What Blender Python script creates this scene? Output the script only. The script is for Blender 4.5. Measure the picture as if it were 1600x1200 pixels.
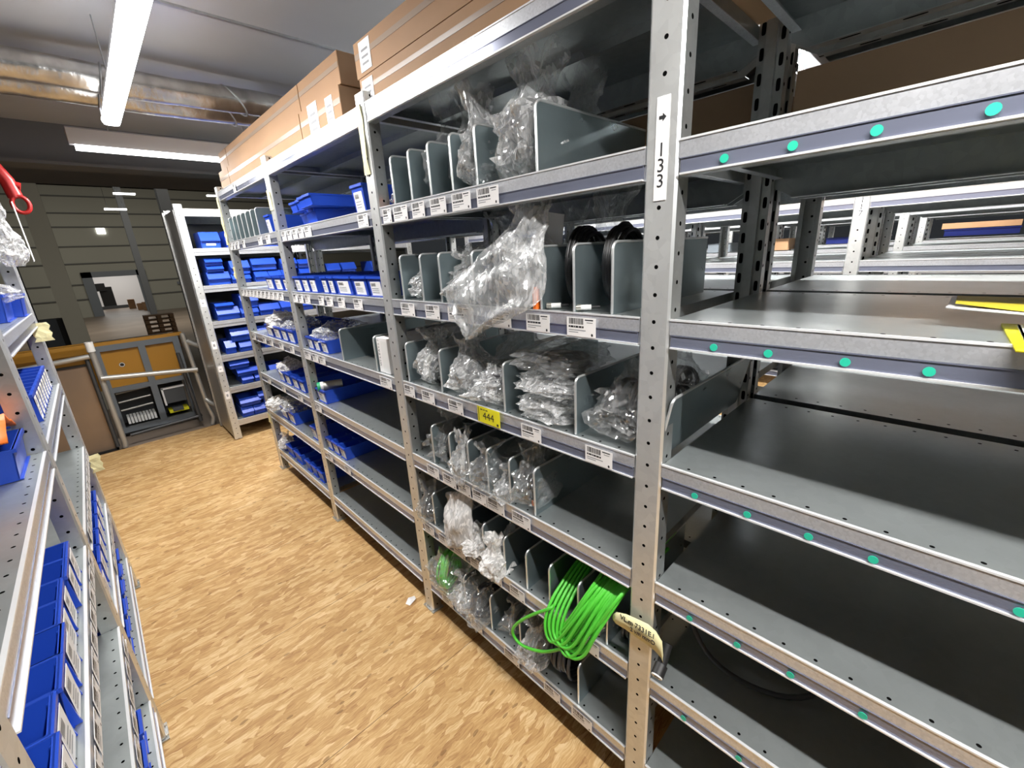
import bpy, math, random
from mathutils import Vector, Matrix, noise
S = 0.75                      # build units -> metres
scene = bpy.context.scene
for o in list(bpy.data.objects): bpy.data.objects.remove(o)
COL = scene.collection

# ------------------------------------------------------------------ camera
cam_data = bpy.data.cameras.new('camera'); cam = bpy.data.objects.new('camera', cam_data); COL.objects.link(cam)
cam_data.sensor_width = 36.0; cam_data.lens = 665.875 * 36.0 / 1600.0
cam_data.clip_start = 0.02; cam_data.clip_end = 300
R0 = Vector((0.7114937735760714, -0.7006098167510193, -0.054060103904626844))
R1 = Vector((-0.2450704785859717, -0.17530223773172415, -0.9535248218951818))
R2 = Vector((0.6585719935494665, 0.6916755092647843, -0.2964252337331583))
M = Matrix.Identity(4)
for i in range(3):
    M[i][0] = R0[i]; M[i][1] = -R1[i]; M[i][2] = -R2[i]
M.translation = Vector((-1.0, 0.0, 2.0)) * S
cam.matrix_world = M
scene.camera = cam

# ------------------------------------------------------------------ world, exposure, big lights
world = bpy.data.worlds.new('world'); scene.world = world; world.use_nodes = True
world.node_tree.nodes['Background'].inputs[0].default_value = (0.75, 0.82, 0.9, 1)
world.node_tree.nodes['Background'].inputs[1].default_value = 0.03
scene.view_settings.view_transform = 'Standard'; scene.view_settings.look = 'None'
scene.view_settings.gamma = 1.0; scene.view_settings.use_curve_mapping = False
scene.view_settings.exposure = 0.12
scene.cycles.transparent_max_bounces = 32
scene.cycles.max_bounces = 8
scene.cycles.glossy_bounces = 5

def area(name, loc, sx, sy, power, rot=(0, 0, 0), col=(1, 0.985, 0.96)):
    d = bpy.data.lights.new(name, 'AREA'); d.shape = 'RECTANGLE'; d.size = sx * S; d.size_y = sy * S
    d.energy = power; d.color = col
    o = bpy.data.objects.new(name, d); o.location = Vector(loc) * S; o.rotation_euler = rot; COL.objects.link(o)
    return o
LAMP_Z = 3.0
# light of the strip luminaires over the aisles (the fixtures themselves are built below)
area('aisle_lamp_light', (-0.6, 2.96, LAMP_Z - 0.06), 0.05, 2.4, 26)
area('aisle_lamp_light', (-0.6, -0.85, LAMP_Z - 0.06), 0.05, 2.1, 50)
area('cross_lamp_light', (-0.05, 5.06, LAMP_Z - 0.075), 1.5, 0.05, 42)
for xx in (2.07, 4.74, 7.41, 10.08):
    area('aisle_lamp_light', (xx, 1.6, LAMP_Z - 0.06), 0.05, 4.6, 85)
area('hall_fill_light', (3, 50, 10), 14, 16, 1200, rot=(0.5, 0, 0), col=(1, 0.95, 0.85))  # broad fill added for the hall and far wall, apart from the built lamps
area('hall_fill_light', (2, 80, 3.5), 8, 8, 300, col=(1, 0.97, 0.92))  # added to brighten the room behind the doorway, no fixture there
area('hall_fill_light', (0, 10.5, 7), 4, 4, 200, col=(1, 0.93, 0.82))  # hall fill beyond the platform edge, no fixture built for it

# ------------------------------------------------------------------ materials
def nt(name):
    m = bpy.data.materials.new(name); m.use_nodes = True
    n = m.node_tree.nodes; b = n['Principled BSDF']
    return m, m.node_tree, b
def pmat(name, col, rough=0.5, metal=0.0, spec=0.5, **kw):
    m, t, b = nt(name)
    b.inputs['Base Color'].default_value = (*col, 1); b.inputs['Roughness'].default_value = rough
    b.inputs['Metallic'].default_value = metal; b.inputs['Specular IOR Level'].default_value = spec
    for k, v in kw.items(): b.inputs[k].default_value = v
    return m
def N(t, typ, **kw):
    n = t.nodes.new(typ)
    for k, v in kw.items(): setattr(n, k, v)
    return n
def math_(t, op, a, b=None, c=None):
    n = t.nodes.new('ShaderNodeMath'); n.operation = op
    for i, v in enumerate((a, b, c)):
        if v is None: continue
        if isinstance(v, (int, float)): n.inputs[i].default_value = v
        else: t.links.new(v, n.inputs[i])
    return n.outputs[0]
def ramp(t, fac, stops):
    r = t.nodes.new('ShaderNodeValToRGB'); e = r.color_ramp.elements
    while len(e) < len(stops): e.new(0.5)
    for k, (p, c) in enumerate(stops):
        e[k].position = p; e[k].color = (*c, 1) if len(c) == 3 else c
    t.links.new(fac, r.inputs[0]); return r.outputs[0]

def galv(name, base=(0.50, 0.52, 0.525), rough=0.38, metal=0.85, spangle=0.12, holes=None, scale=60):
    """galvanised sheet steel; holes = list of (axis_u, centre_u, axis_v, pitch_v, phase_v, half_u, half_v)"""
    m, t, b = nt(name)
    tc = N(t, 'ShaderNodeTexCoord'); v = N(t, 'ShaderNodeTexVoronoi'); v.inputs['Scale'].default_value = scale
    t.links.new(tc.outputs['Object'], v.inputs['Vector'])
    ns = N(t, 'ShaderNodeTexNoise'); ns.inputs['Scale'].default_value = 9; ns.inputs['Detail'].default_value = 6
    t.links.new(tc.outputs['Object'], ns.inputs['Vector'])
    sep = N(t, 'ShaderNodeSeparateColor'); t.links.new(v.outputs['Color'], sep.inputs[0])
    k = math_(t, 'MULTIPLY_ADD', sep.outputs[0], spangle, 1 - spangle / 2)
    k2 = math_(t, 'MULTIPLY_ADD', ns.outputs[0], 0.16, 0.92)
    k = math_(t, 'MULTIPLY', k, k2)
    mul = N(t, 'ShaderNodeVectorMath', operation='SCALE'); mul.inputs[0].default_value = base
    t.links.new(k, mul.inputs['Scale'])
    rr = math_(t, 'MULTIPLY_ADD', ns.outputs[0], 0.22, rough - 0.11)
    col_out = mul.outputs[0]; metal_out = None
    if holes:
        sx = N(t, 'ShaderNodeSeparateXYZ'); t.links.new(tc.outputs['Object'], sx.inputs[0])
        total = None
        for (au, cu, av, pv, ph, hu, hv) in holes:
            u = math_(t, 'ABSOLUTE', math_(t, 'SUBTRACT', sx.outputs[au], cu * S))
            w = math_(t, 'FRACT', math_(t, 'MULTIPLY_ADD', sx.outputs[av], 1 / (pv * S), 100.5 - ph / pv))
            w = math_(t, 'MULTIPLY', math_(t, 'ABSOLUTE', math_(t, 'SUBTRACT', w, 0.5)), pv * S)
            a = math_(t, 'POWER', math_(t, 'DIVIDE', u, hu * S), 4 if hu != hv else 2)
            c = math_(t, 'POWER', math_(t, 'DIVIDE', w, hv * S), 4 if hu != hv else 2)
            h = math_(t, 'LESS_THAN', math_(t, 'ADD', a, c), 1.0)
            total = h if total is None else math_(t, 'MAXIMUM', total, h)
        mx = N(t, 'ShaderNodeMix', data_type='RGBA'); t.links.new(total, mx.inputs[0])
        t.links.new(col_out, mx.inputs[6]); mx.inputs[7].default_value = (0.004, 0.004, 0.004, 1)
        col_out = mx.outputs[2]
        t.links.new(math_(t, 'MULTIPLY', math_(t, 'SUBTRACT', 1.0, total), metal), b.inputs['Metallic'])
        t.links.new(math_(t, 'MULTIPLY', math_(t, 'SUBTRACT', 1.0, total), 0.5), b.inputs['Specular IOR Level'])
    else:
        b.inputs['Metallic'].default_value = metal
    t.links.new(col_out, b.inputs['Base Color']); t.links.new(rr, b.inputs['Roughness'])
    return m
P = 0.0667
MT = {}
MT['galv'] = galv('galvanised_steel')
MT['beam'] = galv('galvanised_beam', base=(0.64, 0.65, 0.68), rough=0.34, metal=0.62, spangle=0.16, scale=260)
MT['shelf_top'] = galv('shelf_sheet', base=(0.44, 0.475, 0.475), rough=0.33, metal=0.72, spangle=0.05,
                       holes=[(0, 0.022, 1, P, 0.04, 0.0042, 0.0042), (0, 0.655, 1, P, 0.04, 0.0042, 0.0042)])
MT['lip'] = pmat('bright_rolled_edge', (0.82, 0.83, 0.84), 0.3, 0.35)
MT['slot'] = galv('slotted_flange', holes=[(0, 0.667, 1, 0.133, 0.09, 0.005, 0.024)])
MT['backbeam'] = galv('back_beam', base=(0.36, 0.38, 0.38), rough=0.42)
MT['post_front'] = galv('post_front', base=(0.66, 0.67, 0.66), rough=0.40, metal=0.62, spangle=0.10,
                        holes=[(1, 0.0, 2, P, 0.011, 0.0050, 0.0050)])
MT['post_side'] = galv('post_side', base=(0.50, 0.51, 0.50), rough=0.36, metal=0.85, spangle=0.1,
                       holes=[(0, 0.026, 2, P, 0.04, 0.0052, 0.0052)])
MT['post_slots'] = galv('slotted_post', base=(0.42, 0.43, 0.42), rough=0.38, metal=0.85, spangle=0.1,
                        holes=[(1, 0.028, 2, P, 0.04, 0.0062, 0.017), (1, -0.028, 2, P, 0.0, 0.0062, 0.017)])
MT['divider'] = galv('divider_sheet', base=(0.30, 0.37, 0.39), rough=0.30, metal=0.80, spangle=0.03)
MT['rim'] = pmat('bright_rim', (0.80, 0.82, 0.82), 0.32, 0.75)
MT['perf'] = galv('perforated_side', base=(0.42, 0.42, 0.41), rough=0.4, holes=[(0, 0.67, 2, 0.035, 0.0, 0.006, 0.009)])
MT['band'] = pmat('blue_grey_label_strip', (0.21, 0.225, 0.30), 0.22, 0.45, 0.6)
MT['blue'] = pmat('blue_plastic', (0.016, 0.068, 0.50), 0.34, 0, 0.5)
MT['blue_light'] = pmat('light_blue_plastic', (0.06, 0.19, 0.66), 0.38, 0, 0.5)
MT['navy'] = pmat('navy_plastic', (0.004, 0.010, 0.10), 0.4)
MT['paper'] = pmat('white_paper', (0.86, 0.84, 0.83), 0.6)
MT['ink'] = pmat('black_ink', (0.015, 0.015, 0.017), 0.6)
MT['greyink'] = pmat('grey_print', (0.30, 0.30, 0.31), 0.7)
MT['yellow'] = pmat('yellow_card', (0.85, 0.78, 0.02), 0.5)
MT['mustard'] = pmat('mustard_print', (0.50, 0.42, 0.03), 0.5)
MT['tape'] = pmat('masking_tape', (0.80, 0.74, 0.42), 0.6)
MT['dot'] = pmat('green_dot', (0.02, 0.50, 0.33), 0.5)
MT['cable_black'] = pmat('black_cable', (0.012, 0.012, 0.013), 0.4)
MT['cable_dark'] = pmat('dark_grey_cable', (0.045, 0.045, 0.048), 0.45)
MT['cable_grey'] = pmat('grey_cable', (0.24, 0.24, 0.24), 0.5)
MT['cable_white'] = pmat('white_cable', (0.66, 0.65, 0.62), 0.45)
MT['cable_green'] = pmat('green_cable', (0.09, 0.56, 0.045), 0.38)
MT['orange'] = pmat('orange_plastic', (0.95, 0.20, 0.02), 0.5)
MT['brass'] = pmat('metal_connector', (0.65, 0.62, 0.55), 0.3, 0.9)
MT['pipe'] = pmat('grey_pipe', (0.46, 0.45, 0.42), 0.4, 0.55)
MT['darkpipe'] = pmat('dark_steel', (0.07, 0.072, 0.075), 0.5, 0.4)
MT['black'] = pmat('black_plastic', (0.012, 0.012, 0.012), 0.5)
MT['machine_grey'] = pmat('machine_grey_paint', (0.15, 0.17, 0.19), 0.5)
MT['ochre'] = pmat('ochre_panel', (0.42, 0.20, 0.02), 0.45)
MT['red'] = pmat('red_paint', (0.45, 0.02, 0.02), 0.4)
MT['white_plastic'] = pmat('white_plastic', (0.78, 0.78, 0.76), 0.4)
MT['green_plastic'] = pmat('green_plastic', (0.02, 0.38, 0.16), 0.4)
MT['lamp_body'] = pmat('lamp_housing', (0.72, 0.72, 0.74), 0.4)
MT['tray'] = pmat('lamp_tray_paint', (0.42, 0.42, 0.44), 0.5)
MT['wall_panel'] = pmat('wall_panel', (0.34, 0.335, 0.28), 0.7)
MT['wall_dark'] = pmat('wall_rail', (0.10, 0.10, 0.09), 0.7)
MT['column'] = pmat('painted_column', (0.42, 0.41, 0.34), 0.6)
MT['darkcol'] = pmat('dark_column', (0.08, 0.085, 0.09), 0.6)
MT['concrete'] = pmat('hall_concrete', (0.30, 0.25, 0.20), 0.45)
MT['roof'] = pmat('hall_roof', (0.07, 0.075, 0.08), 0.7)
MT['ceil_dark'] = pmat('dark_ceiling', (0.13, 0.132, 0.138), 0.6)

def emit(name, col, s):
    m, t, b = nt(name)
    b.inputs['Base Color'].default_value = (*col, 1)
    b.inputs['Emission Color'].default_value = (*col, 1); b.inputs['Emission Strength'].default_value = s
    return m
MT['tube'] = emit('lamp_diffuser', (1, 1, 1), 16.0)
MT['tube2'] = emit('lamp_tube_glow', (1, 1, 1), 5.0)
MT['farlamp'] = emit('far_lamp_diffuser', (1, 1, 0.97), 5.0)

def osb():
    m, t, b = nt('osb_board')
    tc = N(t, 'ShaderNodeTexCoord')
    wn = N(t, 'ShaderNodeTexNoise'); wn.inputs['Scale'].default_value = 12; wn.inputs['Detail'].default_value = 5
    t.links.new(tc.outputs['Object'], wn.inputs['Vector'])
    wv = N(t, 'ShaderNodeVectorMath', operation='MULTIPLY_ADD')
    t.links.new(wn.outputs['Color'], wv.inputs[0]); wv.inputs[1].default_value = (0.035, 0.035, 0)
    t.links.new(tc.outputs['Object'], wv.inputs[2])
    outs = []
    for k, (ang, sx, sy) in enumerate(((5, 12, 58), (-34, 15, 56), (38, 15, 52), (78, 18, 44))):
        mp = N(t, 'ShaderNodeMapping'); mp.inputs['Rotation'].default_value = (0, 0, math.radians(ang))
        mp.inputs['Scale'].default_value = (sx, sy, 1); mp.inputs['Location'].default_value = (3.1 * k, 1.7 * k, 0)
        t.links.new(wv.outputs[0], mp.inputs[0])
        v = N(t, 'ShaderNodeTexVoronoi', voronoi_dimensions='2D'); v.inputs['Scale'].default_value = 1
        t.links.new(mp.outputs[0], v.inputs['Vector'])
        s = N(t, 'ShaderNodeSeparateColor'); t.links.new(v.outputs['Color'], s.inputs[0])
        # fine grain along the strand
        g = N(t, 'ShaderNodeTexNoise', noise_dimensions='2D'); g.inputs['Scale'].default_value = 1.0; g.inputs['Detail'].default_value = 6
        mp2 = N(t, 'ShaderNodeMapping'); mp2.inputs['Rotation'].default_value = (0, 0, math.radians(ang))
        mp2.inputs['Scale'].default_value = (22, 230, 1); t.links.new(wv.outputs[0], mp2.inputs[0]); t.links.new(mp2.outputs[0], g.inputs['Vector'])
        val = math_(t, 'MULTIPLY_ADD', g.outputs[0], 0.75, math_(t, 'MULTIPLY_ADD', s.outputs[0], 0.42, 0.0))
        outs.append((val, s.outputs[1], s.outputs[2]))
    cur = outs[0][0]
    for k, th in ((1, 0.52), (2, 0.58), (3, 0.76)):
        sel = math_(t, 'GREATER_THAN', outs[k][1], th)
        mx = N(t, 'ShaderNodeMix', data_type='FLOAT'); t.links.new(sel, mx.inputs[0]); t.links.new(cur, mx.inputs[2]); t.links.new(outs[k][0], mx.inputs[3])
        cur = mx.outputs[0]
    col = ramp(t, cur, [(0.16, (0.20, 0.10, 0.035)), (0.27, (0.42, 0.23, 0.095)), (0.45, (0.54, 0.335, 0.14)), (0.66, (0.66, 0.44, 0.20)), (0.86, (0.80, 0.60, 0.34))])
    big = N(t, 'ShaderNodeTexNoise'); big.inputs['Scale'].default_value = 2.2; t.links.new(tc.outputs['Object'], big.inputs['Vector'])
    mp = ramp(t, big.outputs[0], [(0.3, (0.78, 0.72, 0.64)), (0.7, (0.97, 0.93, 0.90))])
    mm = N(t, 'ShaderNodeMix', data_type='RGBA', blend_type='MULTIPLY'); mm.inputs[0].default_value = 1
    t.links.new(col, mm.inputs[6]); t.links.new(mp, mm.inputs[7])
    fl = N(t, 'ShaderNodeTexVoronoi', voronoi_dimensions='2D'); fl.inputs['Scale'].default_value = 1
    fm = N(t, 'ShaderNodeMapping'); fm.inputs['Scale'].default_value = (24, 55, 1); fm.inputs['Rotation'].default_value = (0, 0, -0.3); t.links.new(wv.outputs[0], fm.inputs[0]); t.links.new(fm.outputs[0], fl.inputs['Vector'])
    fs_ = N(t, 'ShaderNodeSeparateColor'); t.links.new(fl.outputs['Color'], fs_.inputs[0])
    fk = math_(t, 'MULTIPLY', math_(t, 'GREATER_THAN', fs_.outputs[0], 0.972), math_(t, 'LESS_THAN', fl.outputs['Distance'], 0.28))
    mf = N(t, 'ShaderNodeMix', data_type='RGBA'); t.links.new(math_(t, 'MULTIPLY', fk, 0.5), mf.inputs[0]); t.links.new(mm.outputs[2], mf.inputs[6]); mf.inputs[7].default_value = (0.13, 0.06, 0.02, 1)
    mm = mf
    # board joints: a thin dark line across the aisle
    sx = N(t, 'ShaderNodeSeparateXYZ'); t.links.new(tc.outputs['Object'], sx.inputs[0])
    jf = math_(t, 'ABSOLUTE', math_(t, 'SUBTRACT', math_(t, 'FRACT', math_(t, 'DIVIDE', math_(t, 'SUBTRACT', sx.outputs[1], 2.39 - 6.3), 0.63)), 0.5))
    j = math_(t, 'GREATER_THAN', jf, 0.4978)
    m3 = N(t, 'ShaderNodeMix', data_type='RGBA'); t.links.new(math_(t, 'MULTIPLY', j, 0.75), m3.inputs[0]); t.links.new(mm.outputs[2], m3.inputs[6]); m3.inputs[7].default_value = (0.10, 0.05, 0.02, 1)
    t.links.new(m3.outputs[2], b.inputs['Base Color'])
    b.inputs['Roughness'].default_value = 0.62; b.inputs['Specular IOR Level'].default_value = 0.3
    bp = N(t, 'ShaderNodeBump'); bp.inputs['Strength'].default_value = 0.25; bp.inputs['Distance'].default_value = 0.002
    t.links.new(cur, bp.inputs['Height']); t.links.new(bp.outputs[0], b.inputs['Normal'])
    return m
MT['osb'] = osb()

def noisy(name, c1, c2, scale, rough=0.6, metal=0, bump=0, stretch=(1, 1, 1), detail=5):
    m, t, b = nt(name)
    tc = N(t, 'ShaderNodeTexCoord'); mp = N(t, 'ShaderNodeMapping'); mp.inputs['Scale'].default_value = stretch
    t.links.new(tc.outputs['Object'], mp.inputs[0])
    n = N(t, 'ShaderNodeTexNoise'); n.inputs['Scale'].default_value = scale; n.inputs['Detail'].default_value = detail
    t.links.new(mp.outputs[0], n.inputs['Vector'])
    t.links.new(ramp(t, n.outputs[0], [(0.3, c1), (0.7, c2)]), b.inputs['Base Color'])
    b.inputs['Roughness'].default_value = rough; b.inputs['Metallic'].default_value = metal
    if bump:
        bp = N(t, 'ShaderNodeBump'); bp.inputs['Strength'].default_value = bump; bp.inputs['Distance'].default_value = 0.01
        t.links.new(n.outputs[0], bp.inputs['Height']); t.links.new(bp.outputs[0], b.inputs['Normal'])
    return m
MT['card'] = noisy('cardboard', (0.36, 0.205, 0.105), (0.42, 0.245, 0.125), 4, 0.7)
MT['card_tape'] = pmat('parcel_tape', (0.33, 0.24, 0.17), 0.3)
MT['carton_inner'] = pmat('cardboard_end', (0.28, 0.175, 0.10), 0.75)
MT['foil'] = noisy('silver_foil_duct', (0.42, 0.41, 0.40), (0.66, 0.65, 0.62), 16, 0.26, 0.9, 0.5, (1, 0.6, 0.6), 3)
MT['ceiling'] = noisy('grey_ceiling_board', (0.52, 0.53, 0.56), (0.60, 0.61, 0.64), 1.2, 0.38, 0.3)
MT['concrete'] = noisy('hall_concrete_floor', (0.20, 0.155, 0.12), (0.29, 0.23, 0.18), 0.5, 0.4)
MT['brown_sheet'] = noisy('brown_sheet_panel', (0.20, 0.155, 0.12), (0.34, 0.24, 0.16), 1.6, 0.28, 0.4)

def film(name, tint=(0.95, 0.96, 0.96), haze=0.09, gloss=0.42, rough=0.14, milky=(0.85, 0.85, 0.85), tilt=0.9):
    m, t, b = nt(name); t.nodes.remove(b)
    out = [n for n in t.nodes if n.type == 'OUTPUT_MATERIAL'][0]
    tr = N(t, 'ShaderNodeBsdfTransparent'); tr.inputs[0].default_value = (*tint, 1)
    gl = N(t, 'ShaderNodeBsdfGlossy'); gl.inputs['Roughness'].default_value = rough; gl.inputs[0].default_value = (1, 1, 1, 1)
    df = N(t, 'ShaderNodeBsdfDiffuse'); df.inputs[0].default_value = (*milky, 1)
    tc = N(t, 'ShaderNodeTexCoord'); geo = N(t, 'ShaderNodeNewGeometry')
    wn = N(t, 'ShaderNodeTexNoise'); wn.inputs['Scale'].default_value = 9; wn.inputs['Detail'].default_value = 2
    t.links.new(tc.outputs['Object'], wn.inputs['Vector'])
    wv = N(t, 'ShaderNodeVectorMath', operation='MULTIPLY_ADD'); t.links.new(wn.outputs['Color'], wv.inputs[0]); wv.inputs[1].default_value = (0.05, 0.05, 0.05); t.links.new(tc.outputs['Object'], wv.inputs[2])
    nrm = geo.outputs['Normal']; sel = None
    for sc, st in ((30, tilt), (95, tilt * 0.9)):
        mp = N(t, 'ShaderNodeMapping'); mp.inputs['Scale'].default_value = (1.0, 1.6, 0.6); mp.inputs['Rotation'].default_value = (0.5, 0.3, 0.2 + sc)
        t.links.new(wv.outputs[0], mp.inputs[0])
        v = N(t, 'ShaderNodeTexVoronoi'); v.inputs['Scale'].default_value = sc; t.links.new(mp.outputs[0], v.inputs['Vector'])
        sb = N(t, 'ShaderNodeVectorMath', operation='SUBTRACT'); t.links.new(v.outputs['Color'], sb.inputs[0]); sb.inputs[1].default_value = (0.5, 0.5, 0.5)
        ml = N(t, 'ShaderNodeVectorMath', operation='SCALE'); t.links.new(sb.outputs[0], ml.inputs[0]); ml.inputs['Scale'].default_value = st
        ad = N(t, 'ShaderNodeVectorMath', operation='ADD'); t.links.new(nrm, ad.inputs[0]); t.links.new(ml.outputs[0], ad.inputs[1]); nrm = ad.outputs[0]
        sep = N(t, 'ShaderNodeSeparateColor'); t.links.new(v.outputs['Color'], sep.inputs[0]); sel = sep.outputs[0]
    nn = N(t, 'ShaderNodeVectorMath', operation='NORMALIZE'); t.links.new(nrm, nn.inputs[0])
    t.links.new(nn.outputs[0], gl.inputs['Normal'])
    lw = N(t, 'ShaderNodeLayerWeight'); lw.inputs[0].default_value = 0.35; t.links.new(nn.outputs[0], lw.inputs['Normal'])
    f1 = math_(t, 'MULTIPLY_ADD', lw.outputs['Facing'], gloss, 0.05)
    m1 = N(t, 'ShaderNodeMixShader'); t.links.new(f1, m1.inputs[0]); t.links.new(tr.outputs[0], m1.inputs[1]); t.links.new(gl.outputs[0], m1.inputs[2])
    f2 = math_(t, 'MULTIPLY_ADD', math_(t, 'POWER', sel, 3.0), haze * 1.2, haze * 0.6)
    m2 = N(t, 'ShaderNodeMixShader'); t.links.new(f2, m2.inputs[0]); t.links.new(m1.outputs[0], m2.inputs[1]); t.links.new(df.outputs[0], m2.inputs[2])
    t.links.new(m2.outputs[0], out.inputs[0])
    return m
MT['film'] = film('clear_bag_film')
MT['film_milky'] = film('milky_bag_film', haze=0.30, gloss=0.52)
MT['film_white'] = film('white_bag_film', haze=0.9, gloss=0.06, rough=0.3, tilt=0.12, milky=(0.78, 0.76, 0.74))
MT['film_soft'] = film('soft_hazy_film', haze=0.24, gloss=0.22, rough=0.18, tilt=0.35)

# ------------------------------------------------------------------ mesh helpers
class MB:
    def __init__(s): s.v = []; s.f = []; s.m = []; s.slots = []; s.smooth = []
    def slot(s, k):
        if k not in s.slots: s.slots.append(k)
        return s.slots.index(k)
    def add(s, vs, fs, mat, smooth=False):
        b = len(s.v); s.v += [tuple(v) for v in vs]; k = s.slot(mat)
        for f in fs: s.f.append(tuple(b + i for i in f)); s.m.append(k); s.smooth.append(smooth)
    def box(s, x0, x1, y0, y1, z0, z1, mat, top=None):
        vs = [(x0, y0, z0), (x1, y0, z0), (x1, y1, z0), (x0, y1, z0), (x0, y0, z1), (x1, y0, z1), (x1, y1, z1), (x0, y1, z1)]
        s.add(vs, [(3, 2, 1, 0), (0, 1, 5, 4), (1, 2, 6, 5), (2, 3, 7, 6), (3, 0, 4, 7)], mat)
        s.add(vs[4:], [(0, 1, 2, 3)], top or mat)
        return s
    def hexa(s, vs, mat):
        s.add(vs, [(3, 2, 1, 0), (4, 5, 6, 7), (0, 1, 5, 4), (1, 2, 6, 5), (2, 3, 7, 6), (3, 0, 4, 7)], mat); return s
    def prism(s, poly, axis, a, b, mat):
        def P3(p, t):
            return {'x': (t, p[0], p[1]), 'y': (p[0], t, p[1]), 'z': (p[0], p[1], t)}[axis]
        n = len(poly); vs = [P3(p, a) for p in poly] + [P3(p, b) for p in poly]
        fs = [tuple(range(n)), tuple(range(2 * n - 1, n - 1, -1))] + [(i, (i + 1) % n, n + (i + 1) % n, n + i) for i in range(n)]
        s.add(vs, fs, mat); return s
    def tube(s, pts, r, mat, n=8, closed=False, cap=True, radii=None):
        pts = [Vector(p) for p in pts]; L = len(pts)
        rings = []; prev = None
        for i, p in enumerate(pts):
            if closed: t = pts[(i + 1) % L] - pts[i - 1]
            else: t = pts[min(i + 1, L - 1)] - pts[max(i - 1, 0)]
            if t.length < 1e-9: t = Vector((0, 0, 1))
            t.normalize()
            if prev is None:
                a = Vector((0, 0, 1)) if abs(t.z) < 0.9 else Vector((1, 0, 0))
                u = t.cross(a).normalized()
            else:
                u = (prev - t * prev.dot(t))
                u = u.normalized() if u.length > 1e-6 else t.orthogonal().normalized()
            prev = u; w = t.cross(u); rr = radii[i] if radii else r
            rings.append([p + (u * math.cos(2 * math.pi * k / n) + w * math.sin(2 * math.pi * k / n)) * rr for k in range(n)])
        vs = [v for rg in rings for v in rg]; fs = []
        for i in range(L if closed else L - 1):
            j = (i + 1) % L
            for k in range(n): fs.append((i * n + k, i * n + (k + 1) % n, j * n + (k + 1) % n, j * n + k))
        s.add(vs, fs, mat, True)
        if not closed and cap: s.add(rings[0], [tuple(range(n))[::-1]], mat); s.add(rings[-1], [tuple(range(n))], mat)
        return s
    def cyl(s, p0, p1, r, mat, n=16, r2=None):
        return s.tube([p0, p1], r, mat, n, radii=[r, r2 if r2 is not None else r])
    def quad(s, vs, mat): s.add(vs, [tuple(range(len(vs)))], mat); return s
    def mesh(s, name):
        me = bpy.data.meshes.new(name)
        me.from_pydata([(a * S, b * S, c * S) for a, b, c in s.v], [], s.f)
        for k in s.slots: me.materials.append(MT[k])
        for p, k, sm in zip(me.polygons, s.m, s.smooth): p.material_index = k; p.use_smooth = sm
        me.update(); return me
    def build(s, name, parent=None, loc=(0, 0, 0), rot=(0, 0, 0)):
        return link(name, s.mesh(name), parent, loc, rot)
def link(name, me, parent=None, loc=(0, 0, 0), rot=(0, 0, 0)):
    o = bpy.data.objects.new(name, me); COL.objects.link(o)
    o.location = Vector(loc) * S; o.rotation_euler = rot
    if parent: o.parent = parent
    return o
LABELS = {}
def tag(o, label, cat, group=None, kind=None):
    o['label'] = label; o['category'] = cat
    if group: o['group'] = group
    if kind: o['kind'] = kind
    LABELS.setdefault(label, []).append(o.name)
    n = len(label.split())
    if n < 4 or n > 16: print('LABELLEN', n, label)
    return o
def thing(name, label, cat, loc=(0, 0, 0), rotz=0.0, group=None, rot=None):
    o = bpy.data.objects.new(name, None); COL.objects.link(o)
    o.location = Vector(loc) * S; o.rotation_euler = rot or (0, 0, rotz); o.empty_display_size = 0.05
    return tag(o, label, cat, group)
def struct(o): o['kind'] = 'structure'; return o
def rbox(mb, x0, x1, y0, y1, z0, z1, c, mat, top=None):
    """box with chamfered vertical edges"""
    poly = [(x0 + c, y0), (x1 - c, y0), (x1, y0 + c), (x1, y1 - c), (x1 - c, y1), (x0 + c, y1), (x0, y1 - c), (x0, y0 + c)]
    mb.prism(poly, 'z', z0, z1, mat)
def text_mesh(mb, txt, size, mat, origin, ux, uy, spacing=1.0, bold=0.0):
    """flat lettering laid out with origin (centre), right vector ux, up vector uy (build units)"""
    cu = bpy.data.curves.new('t', 'FONT'); cu.body = txt; cu.size = size; cu.align_x = 'CENTER'; cu.align_y = 'CENTER'
    cu.space_line = spacing; cu.offset = bold; cu.resolution_u = 3
    o = bpy.data.objects.new('t', cu); COL.objects.link(o)
    bpy.context.view_layer.update()
    me = bpy.data.meshes.new_from_object(o.evaluated_get(bpy.context.evaluated_depsgraph_get()))
    bpy.data.objects.remove(o); bpy.data.curves.remove(cu)
    ux = Vector(ux); uy = Vector(uy); og = Vector(origin)
    mb.add([og + ux * v.co.x + uy * v.co.y for v in me.vertices], [tuple(p.vertices) for p in me.polygons], mat)
    bpy.data.meshes.remove(me)

# ------------------------------------------------------------------ room shell
def slab(name, x0, x1, y0, y1, z0, z1, mat):
    return struct(MB().box(x0, x1, y0, y1, z0, z1, mat).build(name))
slab('floor', -4, 14, -5, 6.64, -0.03, 0.0, 'osb')
struct(MB().box(-40, 40, 6.64, 75, -2.6, -2.5, 'concrete').build('floor_hall'))
slab('floor_landing', -4, 14, 6.64, 7.9, -0.12, -0.035, 'concrete')
cl = MB(); CZ = 3.4
cl.box(-6, 14, -5, 6.3, CZ, CZ + 0.05, 'ceiling')
for yy in (3.3 - 6.6, 0.0, 3.3): cl.box(-6, 14, yy - 0.012, yy + 0.012, CZ - 0.012, CZ, 'galv')
struct(cl.build('ceiling'))
g = MB(); g.box(-6, 14, 6.3, 6.5, 3.06, CZ + 0.06, 'ceil_dark'); g.box(-6, 14, 6.24, 6.56, 3.03, 3.06, 'ceil_dark')
struct(g.build('trim_1'))
slab('ceiling_landing', -6, 14, 6.5, 9.5, 3.3, 3.36, 'ceil_dark')
g = MB()
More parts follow.
